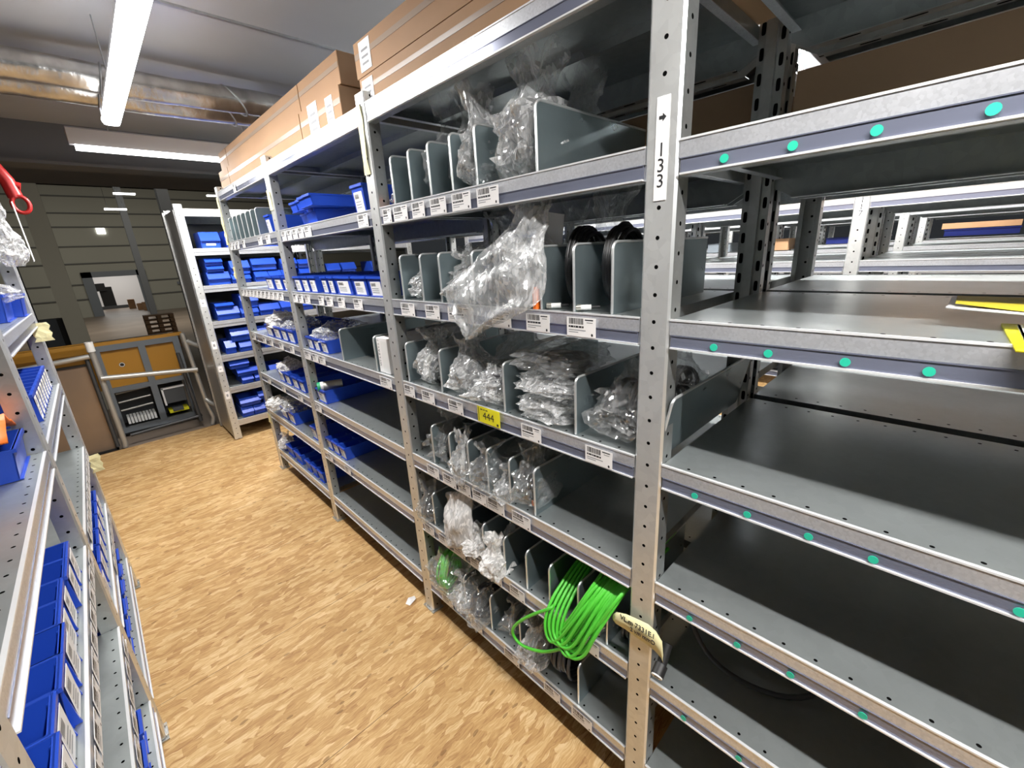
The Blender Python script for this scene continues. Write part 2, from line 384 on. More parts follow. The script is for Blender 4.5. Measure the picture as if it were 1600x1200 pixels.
g.box(-40, 40, 9.5, 75, 12.0, 12.1, 'roof')
for yy in range(14, 74, 6): g.box(-40, 40, yy, yy + 0.35, 11.2, 12, 'roof')
struct(g.build('ceiling_hall'))
# far hall wall with the big doorway
w = MB(); WY = 68
w.box(-40, -0.9, WY, WY + 0.3, -2.5, 12, 'wall_panel'); w.box(4.5, 40, WY, WY + 0.3, -2.5, 12, 'wall_panel'); w.box(-0.9, 4.5, WY, WY + 0.3, 2.3, 12, 'wall_panel')
for z in (-0.6, 1.0, 3.2, 5.0, 7.0, 8.4, 10.1):
    for a, b in (((-40, -0.9), (4.5, 40)) if z < 2.3 else ((-40, 40),)): w.box(a, b, WY - 0.12, WY, z, z + 0.14, 'wall_dark')
struct(w.build('wall_far'))
d = MB()
for a, b, z0, z1 in ((-0.95, -0.1, -2.5, 2.35), (3.75, 4.6, -2.5, 2.35), (-0.95, 4.6, 1.75, 2.35)): d.box(a, b, WY - 0.3, WY, z0, z1, 'machine_grey')
struct(d.build('door_1'))
d = MB(); d.box(7.6, 9.2, WY - 0.3, WY, -2.4, 0.4, 'darkcol'); d.box(7.3, 9.5, WY - 0.35, WY - 0.3, 0.4, 0.7, 'machine_grey'); struct(d.build('door_2'))
slab('wall_behind_doorway', -6, 12, 86, 86.3, -2.5, 4, 'paper')
struct(MB().box(-6, 12, 75, 86, -2.6, -2.5, 'concrete').build('floor_far'))

# ------------------------------------------------------------------ shelving parts (shared meshes)
LV = [2.611, 2.212, 1.819, 1.424, 1.032, 0.646, 0.238]
PITCH = 1.345; Y0, Y1 = 0.041, PITCH - 0.041
def shelf_mesh():
    m = MB()
    m.box(0.002, 0.688, Y0, Y1, -0.003, 0.0, 'backbeam', top='shelf_top')
    m.box(-0.001, 0.003, Y0, Y1, -0.036, 0.0, 'beam')
    m.box(-0.003, 0.005, Y0, Y1, -0.002, 0.0022, 'lip')
    m.box(0.004, 0.006, Y0, Y1, -0.070, -0.036, 'beam')
    m.box(0.004, 0.035, Y0, Y1, -0.072, -0.070, 'galv')
    # back beam with chamfered ends and slotted return flange
    m.prism([(Y0, -0.003), (Y1, -0.003), (Y1, -0.06), (Y1 - 0.06, -0.095), (Y0 + 0.06, -0.095), (Y0, -0.06)], 'x', 0.686, 0.689, 'backbeam')
    m.box(0.650, 0.686, Y0 + 0.06, Y1 - 0.06, -0.097, -0.095, 'slot')
    for a, b in ((Y0, Y0 + 0.003), (Y1 - 0.003, Y1)): m.box(0.01, 0.686, a, b, -0.034, -0.003, 'backbeam')
    for a, b in ((Y0, Y0 + 0.024), (Y1 - 0.024, Y1)): m.box(0.01, 0.686, a, b, -0.036, -0.034, 'beam')
    m.box(0.33, 0.36, Y0, Y1, -0.03, -0.003, 'backbeam')
    return m.mesh('shelf')
SHELF = shelf_mesh()
def holder_mesh():
    m = MB()
    m.box(-0.001, 0.0035, Y0 + 0.004, Y1 - 0.004, -0.067, -0.037, 'band')
    m.box(-0.006, 0.004, Y0 + 0.004, Y1 - 0.004, -0.0705, -0.0665, 'lip')
    m.box(-0.003, 0.002, Y0 + 0.004, Y1 - 0.004, -0.0385, -0.0365, 'band')
    return m.mesh('label_holder')
HOLDER = holder_mesh()
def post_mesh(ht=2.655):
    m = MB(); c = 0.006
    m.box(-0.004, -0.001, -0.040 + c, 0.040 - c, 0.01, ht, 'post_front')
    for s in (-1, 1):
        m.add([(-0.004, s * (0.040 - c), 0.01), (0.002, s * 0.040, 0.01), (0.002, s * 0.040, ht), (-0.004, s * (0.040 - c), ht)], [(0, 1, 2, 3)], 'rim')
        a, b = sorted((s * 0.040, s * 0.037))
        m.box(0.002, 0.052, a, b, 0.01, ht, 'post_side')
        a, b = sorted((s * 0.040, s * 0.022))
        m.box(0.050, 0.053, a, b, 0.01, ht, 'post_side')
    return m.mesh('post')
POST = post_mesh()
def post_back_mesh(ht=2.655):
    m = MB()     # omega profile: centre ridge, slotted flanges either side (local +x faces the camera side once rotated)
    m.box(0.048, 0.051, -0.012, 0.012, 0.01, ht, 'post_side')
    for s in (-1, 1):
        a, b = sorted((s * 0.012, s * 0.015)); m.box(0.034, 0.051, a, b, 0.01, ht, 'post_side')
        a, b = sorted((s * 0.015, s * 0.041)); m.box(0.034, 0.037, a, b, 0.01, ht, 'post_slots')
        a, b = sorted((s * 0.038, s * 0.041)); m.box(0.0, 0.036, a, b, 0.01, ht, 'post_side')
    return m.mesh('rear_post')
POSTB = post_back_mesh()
def foot_mesh():
    m = MB(); m.box(-0.014, 0.06, -0.05, 0.05, 0.0, 0.008, 'galv')
    m.cyl((-0.008, 0.03, 0.008), (-0.008, 0.03, 0.016), 0.006, 'brass', 6); m.cyl((-0.008, -0.03, 0.008), (-0.008, -0.03, 0.016), 0.006, 'brass', 6)
    return m.mesh('foot_plate')
FOOT = foot_mesh()

rnd = random.Random(7)
def label_mesh(w=0.1, h=0.056, seed=0):
    r = random.Random(seed); m = MB(); x = 0.0
    m.box(x - 0.0009, x, -w / 2, w / 2, 0, h, 'paper')
    xx = x - 0.0012
    # seen from -x: +y is to the left; bars at the upper left
    y = w * 0.42
    while y > -w * 0.08:
        b = r.choice((0.0012, 0.002, 0.003)) * w / 0.1
        m.quad([(xx, y, h * 0.64), (xx, y - b, h * 0.64), (xx, y - b, h * 0.95), (xx, y, h * 0.95)], 'ink'); y -= b + r.choice((0.0012, 0.0022)) * w / 0.1
    def line(y0, y1, z, t, mat='greyink'):
        m.quad([(xx, y0 * w, z * h), (xx, y1 * w, z * h), (xx, y1 * w, (z + t) * h), (xx, y0 * w, (z + t) * h)], mat)
    line(-0.14, -0.42, 0.86, 0.06, 'ink'); line(-0.2, -0.40, 0.74, 0.04)
    k = 0.43
    while k > -0.1:
        l = r.uniform(0.04, 0.11); line(k, k - l, 0.46, 0.10, 'ink'); k -= l + 0.015
    line(0.43, -0.05 - 0.2 * r.random(), 0.31, 0.05); line(0.43, 0.1 * r.random(), 0.20, 0.045)
    a = [(xx, -0.38 * w + 0.0035 * math.cos(t), 0.14 * h + 0.0045 * math.sin(t)) for t in [i * math.pi / 4 for i in range(8)]]
    m.quad(a, 'ink')
    return m.mesh('price_label')
LABELM = [label_mesh(seed=i) for i in range(4)]
DOT = MB().cyl((-0.0068, 0, 0), (-0.0055, 0, 0), 0.0085, 'dot', 14).mesh('green_dot')

def bay(loc, rotz, label, group=None, posts=(1, 0), labels=None, dots=None, detail=True, levels=range(7)):
    t = thing('shelf_unit', label, 'shelving', loc, rotz, group)
    for li in levels:
        sh = link('shelf', SHELF, t, (0, 0, LV[li]))
        if detail: link('label_holder', HOLDER, sh)
        for (a, b) in (labels or {}).get(li, []):
            o = link('price_label', LABELM[rnd.randrange(4)], sh, (-0.0066, (a + b) / 2, -0.0665))
            o.scale = (1, abs(a - b) / 0.1, 1)
        for y in (dots or {}).get(li, []): link('green_dot', DOT, sh, (0, y, -0.054))
    for k, on in enumerate(posts):
        if on:
            y = k * PITCH
            for nm, me in (('post', POST), ('foot_plate', FOOT)):
                if nm == 'foot_plate' and not detail: continue
                p = link(nm, me, t, (0, y, 0)); q = link(nm, POSTB if nm == 'post' else me, t, (0.693, y, 0), (0, 0, math.pi))
    return t

YP = [0.518 + PITCH * k for k in range(-1, 4)]     # -.827 .518 1.863 3.208 4.553
def rel(lst, y0): return [(a - y0, b - y0) for a, b in lst]
labB = {1: [(1.79, 1.72), (1.70, 1.592), (1.557, 1.47), (1.431, 1.332), (1.297, 1.193), (1.16, 1.055)],
        2: [(1.738, 1.627), (1.543, 1.442), (1.385, 1.228), (1.127, 1.03), (0.959, 0.86), (0.792, 0.69)],
        3: [(1.808, 1.715), (1.653, 1.551), (1.447, 1.345), (1.008, 0.913), (0.727, 0.629)],
        4: [(1.688, 1.587), (1.556, 1.453), (1.436, 1.347), (1.334, 1.241), (1.237, 1.13), (1.086, 0.985)],
        5: [(1.79, 1.70), (1.66, 1.57), (1.53, 1.44), (1.40, 1.31), (1.27, 1.18), (1.13, 1.04), (0.93, 0.84), (0.77, 0.67)],
        6: [(1.70, 1.60), (1.45, 1.36), (1.20, 1.10), (0.95, 0.86), (0.80, 0.70)]}
labC = {1: [(3.12, 3.04), (3.02, 2.94), (2.92, 2.84), (2.82, 2.74), (2.72, 2.62), (2.03, 1.93)],
        2: [(3.15, 3.06), (3.04, 2.96), (2.93, 2.84), (2.70, 2.62), (2.58, 2.49), (2.42, 2.33), (2.22, 2.12)],
        3: [(3.15, 3.03), (3.0, 2.9), (2.88, 2.78), (2.05, 1.93)], 4: [(3.13, 3.03)], 5: [(3.1, 3.0), (2.8, 2.7)]}
labD = {0: [(4.0, 3.93)], 1: [(4.5, 4.42), (4.39, 4.32), (4.28, 4.20), (4.10, 4.02), (3.66, 3.56), (3.47, 3.37)],
        2: [(4.49 - 0.105 * k, 4.40 - 0.105 * k) for k in range(11)],
        3: [(4.45, 4.36), (4.15, 4.05), (3.95, 3.86), (3.7, 3.6), (3.45, 3.36)], 4: [(4.3, 4.2), (3.9, 3.8), (3.5, 3.4)]}
unitA = bay((0, YP[0], 0), 0, 'empty shelving bay to the right of the post numbered 133', posts=(0, 1), detail=True,
            dots={1: [y - YP[0] for y in (0.379, 0.258, 0.138, 0.008, -0.12, -0.25)], 2: [y - YP[0] for y in (0.367, 0.255, 0.124, 0.008)],
                  3: [y - YP[0] for y in (0.382, 0.256, 0.132, 0.022, -0.172)], 4: [y - YP[0] for y in (0.368, 0.241, 0.119, -0.02)], 5: [y - YP[0] for y in (0.36, 0.2)]})
unitB = bay((0, YP[1], 0), 0, 'shelving bay full of bagged cables, left of the post numbered 133', posts=(0, 1), labels={k: rel(v, YP[1]) for k, v in labB.items()})
unitC = bay((0, YP[2], 0), 0, 'shelving bay with blue bins directly left of the bagged cables', posts=(0, 1), labels={k: rel(v, YP[2]) for k, v in labC.items()})
unitD = bay((0, YP[3], 0), 0, 'farthest shelving bay of the right-hand row with its thin dividers', posts=(0, 1), labels={k: rel(v, YP[3]) for k, v in labD.items()})

def number_card(parent, txt, y0, y1, z0, z1, size, zt, arrow=None, x=-0.0052, nm='number_label'):
    m = MB(); m.box(x - 0.0008, x + 0.0008, y0, y1, z0, z1, 'paper')
    yc = (y0 + y1) / 2
    for k, ch in enumerate(txt): text_mesh(m, ch, size, 'ink', (x - 0.0014, yc, zt - k * size * 0.80), (0, -1, 0), (0, 0, 1))
    if arrow:
        xx = x - 0.0014; a = 0.0085
        m.quad([(xx, yc + a, arrow + 0.0035), (xx, yc, arrow + 0.0035), (xx, yc, arrow - 0.0035), (xx, yc + a, arrow - 0.0035)], 'ink')
        m.quad([(xx, yc, arrow + 0.0085), (xx, yc - a, arrow), (xx, yc, arrow - 0.0085)], 'ink')
    return m.build(nm, parent)
number_card(unitA, '133', PITCH - 0.016, PITCH + 0.014, 2.094, 2.304, 0.040, 2.198, arrow=2.263)

# yellow 444 ticket in the label holder of the fourth shelf up
m = MB(); m.box(-0.0095, -0.0082, -0.0645, 0.0645, -0.066, 0.0, 'yellow')
m.box(-0.0098, -0.0094, 0.056, 0.059, -0.062, -0.004, 'ink')
text_mesh(m, '444', 0.044, 'ink', (-0.0101, 0.0, -0.036), (0, -1, 0), (0, 0, 1))
for y, w_ in ((0.045, 0.012), (0.029, 0.010), (0.015, 0.012)): m.quad([(-0.0099, y, -0.009), (-0.0099, y - w_, -0.009), (-0.0099, y - w_, -0.013), (-0.0099, y, -0.013)], 'ink')
m.quad([(-0.0099, -0.046, -0.052), (-0.0099, -0.056, -0.052), (-0.0099, -0.056, -0.062), (-0.0099, -0.046, -0.062)], 'ink')
o = m.build('yellow_ticket', unitB, (0, 1.183 - YP[1], LV[3] + 0.004)); o['label'] = 'yellow ticket numbered 444'

# ------------------------------------------------------------------ neighbouring rows (back to back and beyond the next aisles)
AIS = ['back-to-back row directly behind', 'row across the next aisle', 'reverse side of the row across the next aisle', 'row across the second aisle', 'reverse side of the row across the second aisle', 'row across the third aisle', 'farthest visible row to the right']
rows = [(1.43, 1), (2.67, 0), (4.10, 1), (5.34, 0), (6.77, 1), (8.01, 0), (9.44, 1)]
nums = {1: '117', 3: '101', 5: '85'}
for r_i, (fx, back) in enumerate(rows):
    for k in range(0, 4):
        who = ['bay beside the numbered posts', 'bay just left of the numbered posts', 'second bay left of the numbered posts', 'third bay left of the numbered posts'][k]
        lab = 'empty galvanised shelves, %s, %s' % (who.replace('the numbered posts', 'the number post'), AIS[r_i])
        if len(lab.split()) > 16: lab = lab.replace('empty galvanised shelves', 'shelves')
        if len(lab.split()) > 16: lab = lab.replace('directly ', '').replace('reverse side of the row', 'back of row').replace('the number post', 'number post')
        if back: u = bay((fx, YP[k] + PITCH, 0), math.pi, lab, 'shelving rows beyond the near row', posts=(1, 1 if k == 0 else 0), detail=False, levels=range(7) if r_i == 0 else range(5))
        else:
            u = bay((fx, YP[k], 0), 0, lab, 'shelving rows beyond the near row', posts=(1 if k == 0 else 0, 1), detail=(r_i == 1), levels=range(7) if r_i == 1 else range(5))
            if k == 0 and r_i in nums: number_card(u, nums[r_i], PITCH - 0.016, PITCH + 0.016, 2.075, 2.232, 0.05, 2.192)

# ------------------------------------------------------------------ dividers
ORD = ['leftmost', 'second from left', 'third from left', 'fourth from left', 'fifth from left', 'sixth from left', 'seventh from left', 'eighth from left', 'ninth from left', 'tenth from left', 'eleventh from left', 'twelfth from left']
LVN = ['top deck', 'sixth shelf up', 'fifth shelf up', 'fourth shelf up', 'third shelf up', 'second shelf up', 'bottom shelf']
BN = {'A': 'right of post 133', 'B': 'left of post 133', 'C': 'first blue-bin bay', 'D': 'farthest right-row bay'}
_div = {}
def divider_mesh(h, d):
    k = (round(h, 3), round(d, 2))
    if k in _div: return _div[k]
    m = MB(); c = 0.02
    m.prism([(0.0, 0.0), (d, 0.0), (d, h), (c, h), (0.005, h - 0.006), (0, h - c)], 'y', -0.0015, 0.0015, 'divider')
    r = MB()
    pts = [(0, 0, 0.002), (0, 0, h - c)] + [(c - c * math.cos(a), 0, h - c + c * math.sin(a)) for a in (0.4, 0.8, 1.2)] + [(c, 0, h), (d, 0, h)]
    r.tube(pts, 0.0042, 'rim', 6)
    _div[k] = (m.mesh('divider_plate'), r.mesh('edge_rim')); return _div[k]
def divider(x, y, z, h, d, label, group, rot=(0, 0, 0)):
    a, b = divider_mesh(h, d)
    o = link('shelf_divider', a, None, (x, y, z + 0.001), rot); tag(o, label, 'divider', group)
    link('edge_rim', b, o); return o
def drow(ys, lv, bk, h=0.19, d=0.6, x=0.012):
    for i, y in enumerate(ys):
        divider(x, y, LV[lv], h, d, 'upright grey steel divider, %s, %s, %s' % (ORD[i] if i < len(ys) - 1 or len(ys) < 3 else 'rightmost', LVN[lv], BN[bk]), 'dividers on the %s' % LVN[lv])
drow([1.708, 1.573, 1.440, 1.306, 1.173, 0.906], 1, 'B', h=0.185)
drow([1.732, 1.573, 1.440, 1.235, 1.109, 0.908, 0.779, 0.650], 2, 'B')
drow([1.780, 1.507, 1.108, 0.778], 3, 'B')
divider(0.012, 0.500, LV[3], 0.19, 0.6, 'grey steel divider leaning outward behind post 133, fourth shelf up', 'dividers on the fourth shelf up', (math.radians(11), 0, 0))
drow([1.64, 1.499, 1.365, 1.240, 1.106, 0.974], 4, 'B', h=0.195)
drow([1.706, 1.440, 1.309, 1.170, 1.038, 0.914, 0.775, 0.650], 5, 'B', h=0.185)
drow([1.50, 1.30, 1.100, 0.778], 6, 'B', h=0.2)
drow([2.527, 2.10], 3, 'C')
drow([4.434 - 0.131 * k for k in range(7)], 1, 'D', h=0.19)

# ------------------------------------------------------------------ bins
_bin = {}
def bin_meshes(w, d, h, kind, mat='blue'):
    key = (round(w, 3), round(d, 2), round(h, 3), kind, mat)
    if key in _bin: return _bin[key]
    m = MB(); t = 0.0035; i = 0.006; W = w / 2
    if kind in ('long', 'grip'):
        m.box(0.004, d - 0.004, -W + i, W - i, 0, t, mat)
        for s in (-1, 1):   # side walls
            m.hexa([(0.012, s * (W - i), 0), (d - i, s * (W - i), 0), (d - i, s * (W - i - t), 0), (0.012, s * (W - i - t), 0),
                    (0, s * W, h), (d, s * W, h), (d, s * (W - t), h), (0, s * (W - t), h)][::1], mat)
        for x0, x1, s in ((0.012, 0.0, 1), (d - i, d, -1)):
            m.hexa([(x0, -W + i, 0), (x0 + s * t, -W + i, 0), (x0 + s * t, W - i, 0), (x0, W - i, 0),
                    (x1, -W, h), (x1 + s * t, -W, h), (x1 + s * t, W, h), (x1, W, h)], mat)
        # rim
        R_ = 0.005
        m.box(-R_, 0.006, -W - 0.001, W + 0.001, h - 0.012, h, mat); m.box(d - 0.003, d + R_, -W, W, h - 0.008, h, mat)
        for s in (-1, 1):
            a, b = sorted((s * (W - 0.004), s * (W + 0.002))); m.box(0.0, d, a, b, h - 0.006, h, mat)
        for xx in (d * 0.3, d * 0.6): m.box(xx, xx + 0.003, -W + 0.006, W - 0.006, 0.002, h * 0.8, mat)
        if kind == 'grip':
            for s in (-1, 1):
                a, b = sorted((s * (W - 0.012), s * (W - 0.017)))
                m.prism([(0.0, h - 0.004), (-0.006, 0.012), (-0.008, 0.0), (0.012, 0.0), (0.012, h - 0.01)], 'y', a, b, mat)
        cw = W * 0.68; c = MB()
        if kind == 'long': c.hexa([(0.0095, -cw, 0.006), (0.0105, -cw, 0.006), (0.0105, cw, 0.006), (0.0095, cw, 0.006), (0.0012, -cw, h * 0.74), (0.0022, -cw, h * 0.74), (0.0022, cw, h * 0.74), (0.0012, cw, h * 0.74)], 'paper')
        else: c.hexa([(-0.006, -cw, 0.006), (-0.005, -cw, 0.006), (-0.005, cw, 0.006), (-0.006, cw, 0.006), (-0.006, -cw, h * 0.86), (-0.005, -cw, h * 0.86), (-0.005, cw, h * 0.86), (-0.006, cw, h * 0.86)], 'paper')
        # print lines on the card
        def cp(yy, u):
            (xa, za), (xb, zb) = ((0.0090, 0.006), (0.0007, h * 0.74)) if kind == 'long' else ((-0.0063, 0.006), (-0.0063, h * 0.86))
            return (xa + (xb - xa) * u - 0.0004, yy, za + (zb - za) * u)
        yb = cw * 0.8
        while yb > -cw * 0.1:
            c.quad([cp(yb, 0.66), cp(yb - 0.0025, 0.66), cp(yb - 0.0025, 0.9), cp(yb, 0.9)], 'ink'); yb -= 0.006
        for u in (0.2, 0.34, 0.48): c.quad([cp(cw * 0.8, u), cp(-cw * 0.5, u), cp(-cw * 0.5, u + 0.05), cp(cw * 0.8, u + 0.05)], 'greyink')
    else:  # stacking bin with slanted front hood
        lt = 'blue_light'
        m.box(0.03, d, -W + 0.008, W - 0.008, 0, t, mat)
        for s in (-1, 1):
            a, b = sorted((s * (W - 0.005), s * W))
            m.prism([(0.03, 0), (d, 0), (d, h), (0.055, h), (0.004, 0.5 * h), (0.03, 0.42 * h)], 'y', a, b, mat)
        m.box(d - 0.004, d, -W, W, 0, h, mat)
        m.box(0.03, 0.035, -W + 0.008, W - 0.008, 0, 0.46 * h, mat)
        m.prism([(0.0, 0.44 * h), (0.0, 0.5 * h), (0.055, h), (0.062, h), (0.008, 0.46 * h), (0.03, 0.44 * h)], 'y', -W - 0.002, W + 0.002, mat)
        c = MB(); c.prism([(0.0265, 0.03), (0.0285, 0.03), (0.0285, 0.05), (0.0265, 0.05)], 'y', -W * 0.5, W * 0.5, 'paper')
    _bin[key] = (m.mesh('bin_body'), c.mesh('label_card')); return _bin[key]
def bin_(x, y, z, w, d, h, label, group, kind='long', card=True, rotz=0.0, tilt=0.0, mat='blue', roll=0.0):
    a, c = bin_meshes(w, d, h, kind, mat)
    o = link('storage_bin', a, None, (x, y, z + 0.0015), (roll, tilt, rotz)); tag(o, label, 'bin', group)
    if card: link('label_card', c, o)
    return o
def brow(items, lv, bk, grp, d=0.5, h=0.1, z=None, extra=''):
    """items: (y_left, y_right[, card])"""
    for i, it in enumerate(items):
        a, b = it[0], it[1]; card = it[2] if len(it) > 2 else True; dx = it[3] if len(it) > 3 else 0.02
        nm = ORD[i] if len(items) > 1 else 'only one'
        bin_(dx, (a + b) / 2, (z if z is not None else LV[lv]), abs(a - b) - 0.006, d, h, 'blue bin, %s%s, %s, %s' % (nm, extra.replace(' of the', ' in'), LVN[lv], BN[bk]), grp, card=card)
G1 = 'long blue bins in the right-hand row'
# bay C
brow([(3.03, 2.90, False, 0.10), (2.89, 2.78, False, 0.08), (2.77, 2.66, False, 0.05)], 1, 'C', G1, h=0.085, extra=' of the lower stack')
brow([(3.02, 2.91, False, 0.04), (2.88, 2.77, False, 0.03), (2.76, 2.66, False, 0.0), (2.65, 2.54, False, -0.01)], 1, 'C', G1, h=0.06, z=LV[1] + 0.088, extra=' of the upper stack')
brow([(2.115, 1.99)], 1, 'C', G1, d=0.3, h=0.125)
brow([(3.16, 3.03), (3.02, 2.90), (2.89, 2.77), (2.69, 2.60), (2.59, 2.505), (2.49, 2.28), (2.265, 2.10), (2.09, 1.93)], 2, 'C', G1)
brow([(3.14, 3.03), (3.02, 2.92), (2.90, 2.78)], 3, 'C', G1, h=0.09)
brow([(3.15, 2.985)], 4, 'C', G1, h=0.1)
brow([(3.15, 3.05), (3.04, 2.93), (2.92, 2.81)], 5, 'C', G1, h=0.095)
# bay D
brow([(3.50, 3.39)], 1, 'D', G1, d=0.3, h=0.12)
brow([(3.80, 3.62), (3.60, 3.42), (3.40, 3.28)], 2, 'D', G1)
brow([(4.10, 3.92), (3.90, 3.72), (3.70, 3.56), (3.54, 3.40)], 3, 'D', G1)
brow([(4.02, 3.88), (3.86, 3.72), (3.68, 3.54), (3.52, 3.40)], 4, 'D', G1)
brow([(4.22, 4.04), (4.02, 3.84), (3.46, 3.34)], 5, 'D', G1, h=0.11)
brow([(4.46, 4.34, False), (4.30, 4.12, False), (4.08, 3.90, False), (3.80, 3.68, False), (3.66, 3.54, False), (3.52, 3.40, False)], 6, 'D', G1, h=0.10)

# ------------------------------------------------------------------ end rack facing the camera
EY = 5.80; EX = -0.11
BE = ['leftmost', 'second']
for k in range(2):
    u = bay((EX + PITCH * (k + 1), EY, 0), math.pi / 2, ['end rack bay facing the aisle, full of blue bins, at the OSB edge', 'further end rack bay glimpsed through the shelves of the right-hand row'][k], 'end rack bays', posts=(1, 1 if k == 0 else 0), detail=False)
    if k == 0:
        endu = u
        MB().box(0.700, 0.706, 0.0, PITCH, 0.05, 2.60, 'darkcol').build('back_panel', u)
        # side panel and perforated flange at the outer left side (local y = PITCH side)
        sp = MB(); sp.box(0.03, 0.66, PITCH + 0.041, PITCH + 0.045, 0.05, 2.60, 'perf'); sp.box(0.66, 0.70, PITCH + 0.041, PITCH + 0.060, 0.02, 2.63, 'perf')
        sp.build('side_panel', u)
        for z0, z1 in ((2.33, 2.50), (2.12, 2.32), (2.04, 2.11), (1.60, 1.68), (1.12, 1.21), (0.85, 0.92), (0.52, 0.61)):
            c = MB(); c.box(-0.0062, -0.0045, PITCH - 0.022, PITCH + 0.022, z0, z1, 'paper'); c.quad([(-0.0064, PITCH + 0.012, z0 + 0.03), (-0.0064, PITCH - 0.008, z0 + 0.03), (-0.0064, PITCH - 0.008, z1 - 0.03), (-0.0064, PITCH + 0.012, z1 - 0.03)], 'greyink')
            c.build('post_sticker', u)
EL = {'L': 0}
FAR_E = [(1.32, 1.50), (1.53, 1.72), (1.95, 2.12)]
def ebin(x0, x1, dz, lv, h, label, tiltz=0.0, card=False, mat='blue', d=0.34, tilt=0.0, dy=0.01, lt=False):
    w = x1 - x0
    o = bin_((x0 + x1) / 2, EY + dy, LV[lv] + dz, w, d, h, label, 'blue bins in the end rack', kind='stack', card=card, rotz=math.pi / 2 + tiltz, tilt=tilt)
    return o
def X_of(px, z):   # front-plane position inside the end rack as a fraction of the visible bay
    return px
E_BINS = {
 1: [(0.02, 0.20, 0, 0.17), (0.26, 0.46, 0, 0.10), (0.27, 0.45, 0.10, 0.08), (0.62, 0.80, 0, 0.14)],
 2: [(0.0, 0.21, 0, 0.14), (0.01, 0.17, 0.14, 0.07), (0.01, 0.17, 0.21, 0.08), (0.23, 0.42, 0, 0.10), (0.24, 0.43, 0.10, 0.15), (0.47, 0.61, 0, 0.12), (0.62, 0.76, 0, 0.12), (0.77, 0.92, 0, 0.12), (0.46, 0.72, 0.13, 0.14), (0.78, 0.96, 0.13, 0.12), (0.98, 1.16, 0, 0.13), (0.98, 1.14, 0.13, 0.10)],
 3: [(0.0, 0.22, 0, 0.14), (0.0, 0.18, 0.14, 0.05), (0.24, 0.42, 0, 0.11), (0.26, 0.44, 0.11, 0.16), (0.44, 0.66, 0, 0.13), (0.68, 0.86, 0, 0.14), (0.88, 1.06, 0, 0.13)],
 4: [(0.0, 0.10, 0, 0.15), (0.14, 0.30, 0, 0.12), (0.08, 0.30, 0.13, 0.15), (0.42, 0.60, 0, 0.10), (0.33, 0.48, 0.14, 0.13), (0.66, 0.84, 0, 0.12)],
 5: [(0.08, 0.20, 0, 0.10), (0.22, 0.34, 0, 0.10), (0.05, 0.30, 0.10, 0.09), (-0.01, 0.19, 0.20, 0.10), (0.40, 0.58, 0, 0.16)],
 6: [(0.0, 0.12, 0, 0.12), (0.13, 0.25, 0, 0.12), (0.26, 0.34, 0, 0.16), (0.0, 0.22, 0.13, 0.10), (0.21, 0.33, 0.17, 0.10)],
}
SIZES = ['tall', 'low']
for lv, lst in E_BINS.items():
    seen = {}
    n_base = 0
    for (a, b, dz, h) in lst:
        if dz == 0: pos = 'base row, ' + ORD[n_base]; n_base += 1
        else: pos = 'stacked, ' + ORD[seen.setdefault('s', 0)]; seen['s'] += 1
        ebin(a, b, dz, lv, h, 'blue bin, %s, %s, end rack' % (pos, LVN[lv]), tiltz=rnd.uniform(-0.05, 0.05) if dz else 0, card=(lv == 1))

for i, (a, b) in enumerate(FAR_E): ebin(a, b, 0, 2, 0.16, 'blue bin in the further end rack bay, %s of three, fifth shelf up' % ORD[i])
# ------------------------------------------------------------------ left-hand row
LX = -1.236; LP = [2.165 - PITCH, 2.165, 3.51, 4.855]
LN = {0: 'nearest left bay', 1: 'second left bay', 2: 'third left bay'}
labL = {4: [(0.06 + 0.12 * k, 0.16 + 0.12 * k) for k in range(10)], 5: [(0.1 + 0.13 * k, 0.2 + 0.13 * k) for k in range(6)]}
left = []
for k, nm in ((-1, 'shelving bay on the left beside the camera, mostly outside the frame'), (0, 'nearest left shelving bay with an empty wide shelf over blue bins'), (1, 'second left shelving bay, sliver seen between two left posts'), ):
    y_far = LP[k + 1]
    u = bay((LX, y_far, 0), math.pi, nm, 'left-hand row bays', posts=(1, 0), labels=labL if k >= 0 else None,
            levels=(1, 3, 4, 5, 6) if k == 0 else ((2, 3, 4, 5, 6) if k == 1 else (3, 4, 5, 6)))
    left.append(u)
def lbin(k, ya, yb, lv, h, d, label, kind='grip', card=True, dx=0.02, z=None, tilt=0.0):
    return bin_(LX - dx, (ya + yb) / 2, z if z is not None else LV[lv], abs(ya - yb) - 0.004, d, h, label, 'blue bins in the left-hand row', kind=kind, card=card, rotz=math.pi, tilt=tilt)
NEAR = ['farthest', 'second farthest', 'third farthest', 'fourth farthest', 'fifth farthest', 'sixth farthest', 'seventh farthest', 'eighth farthest']
ys = [1.945, 1.825, 1.70, 1.58, 1.46, 1.33, 1.205, 1.08, 0.955]
for i in range(8): lbin(0, ys[i], ys[i + 1], 4, 0.12, 0.42, 'blue bin with white card, %s, third shelf up, nearest left bay' % NEAR[i], dx=0.016 if i not in (2, 3, 6) else 0.024)
for i in range(5): lbin(0, 1.98 - 0.16 * i, 1.85 - 0.16 * i, 6, 0.11, 0.4, 'blue bin, %s, bottom shelf, nearest left bay' % NEAR[i], kind='long', card=False)
lbin(0, 2.09, 1.99, 5, 0.12, 0.4, 'dark blue bin at the far end of the second shelf up, nearest left bay', kind='long', card=False, dx=0.12)
for i in range(6): lbin(1, 3.42 - 0.19 * i, 3.25 - 0.19 * i, 5, 0.12, 0.38, 'blue bin, %s in the row, second shelf up, second left bay' % NEAR[i], kind='grip')
for i in range(5): lbin(1, 3.42 - 0.2 * i, 3.27 - 0.2 * i, 6, 0.11, 0.38, 'blue bin, %s in the row, bottom shelf, second left bay' % NEAR[i], kind='long')
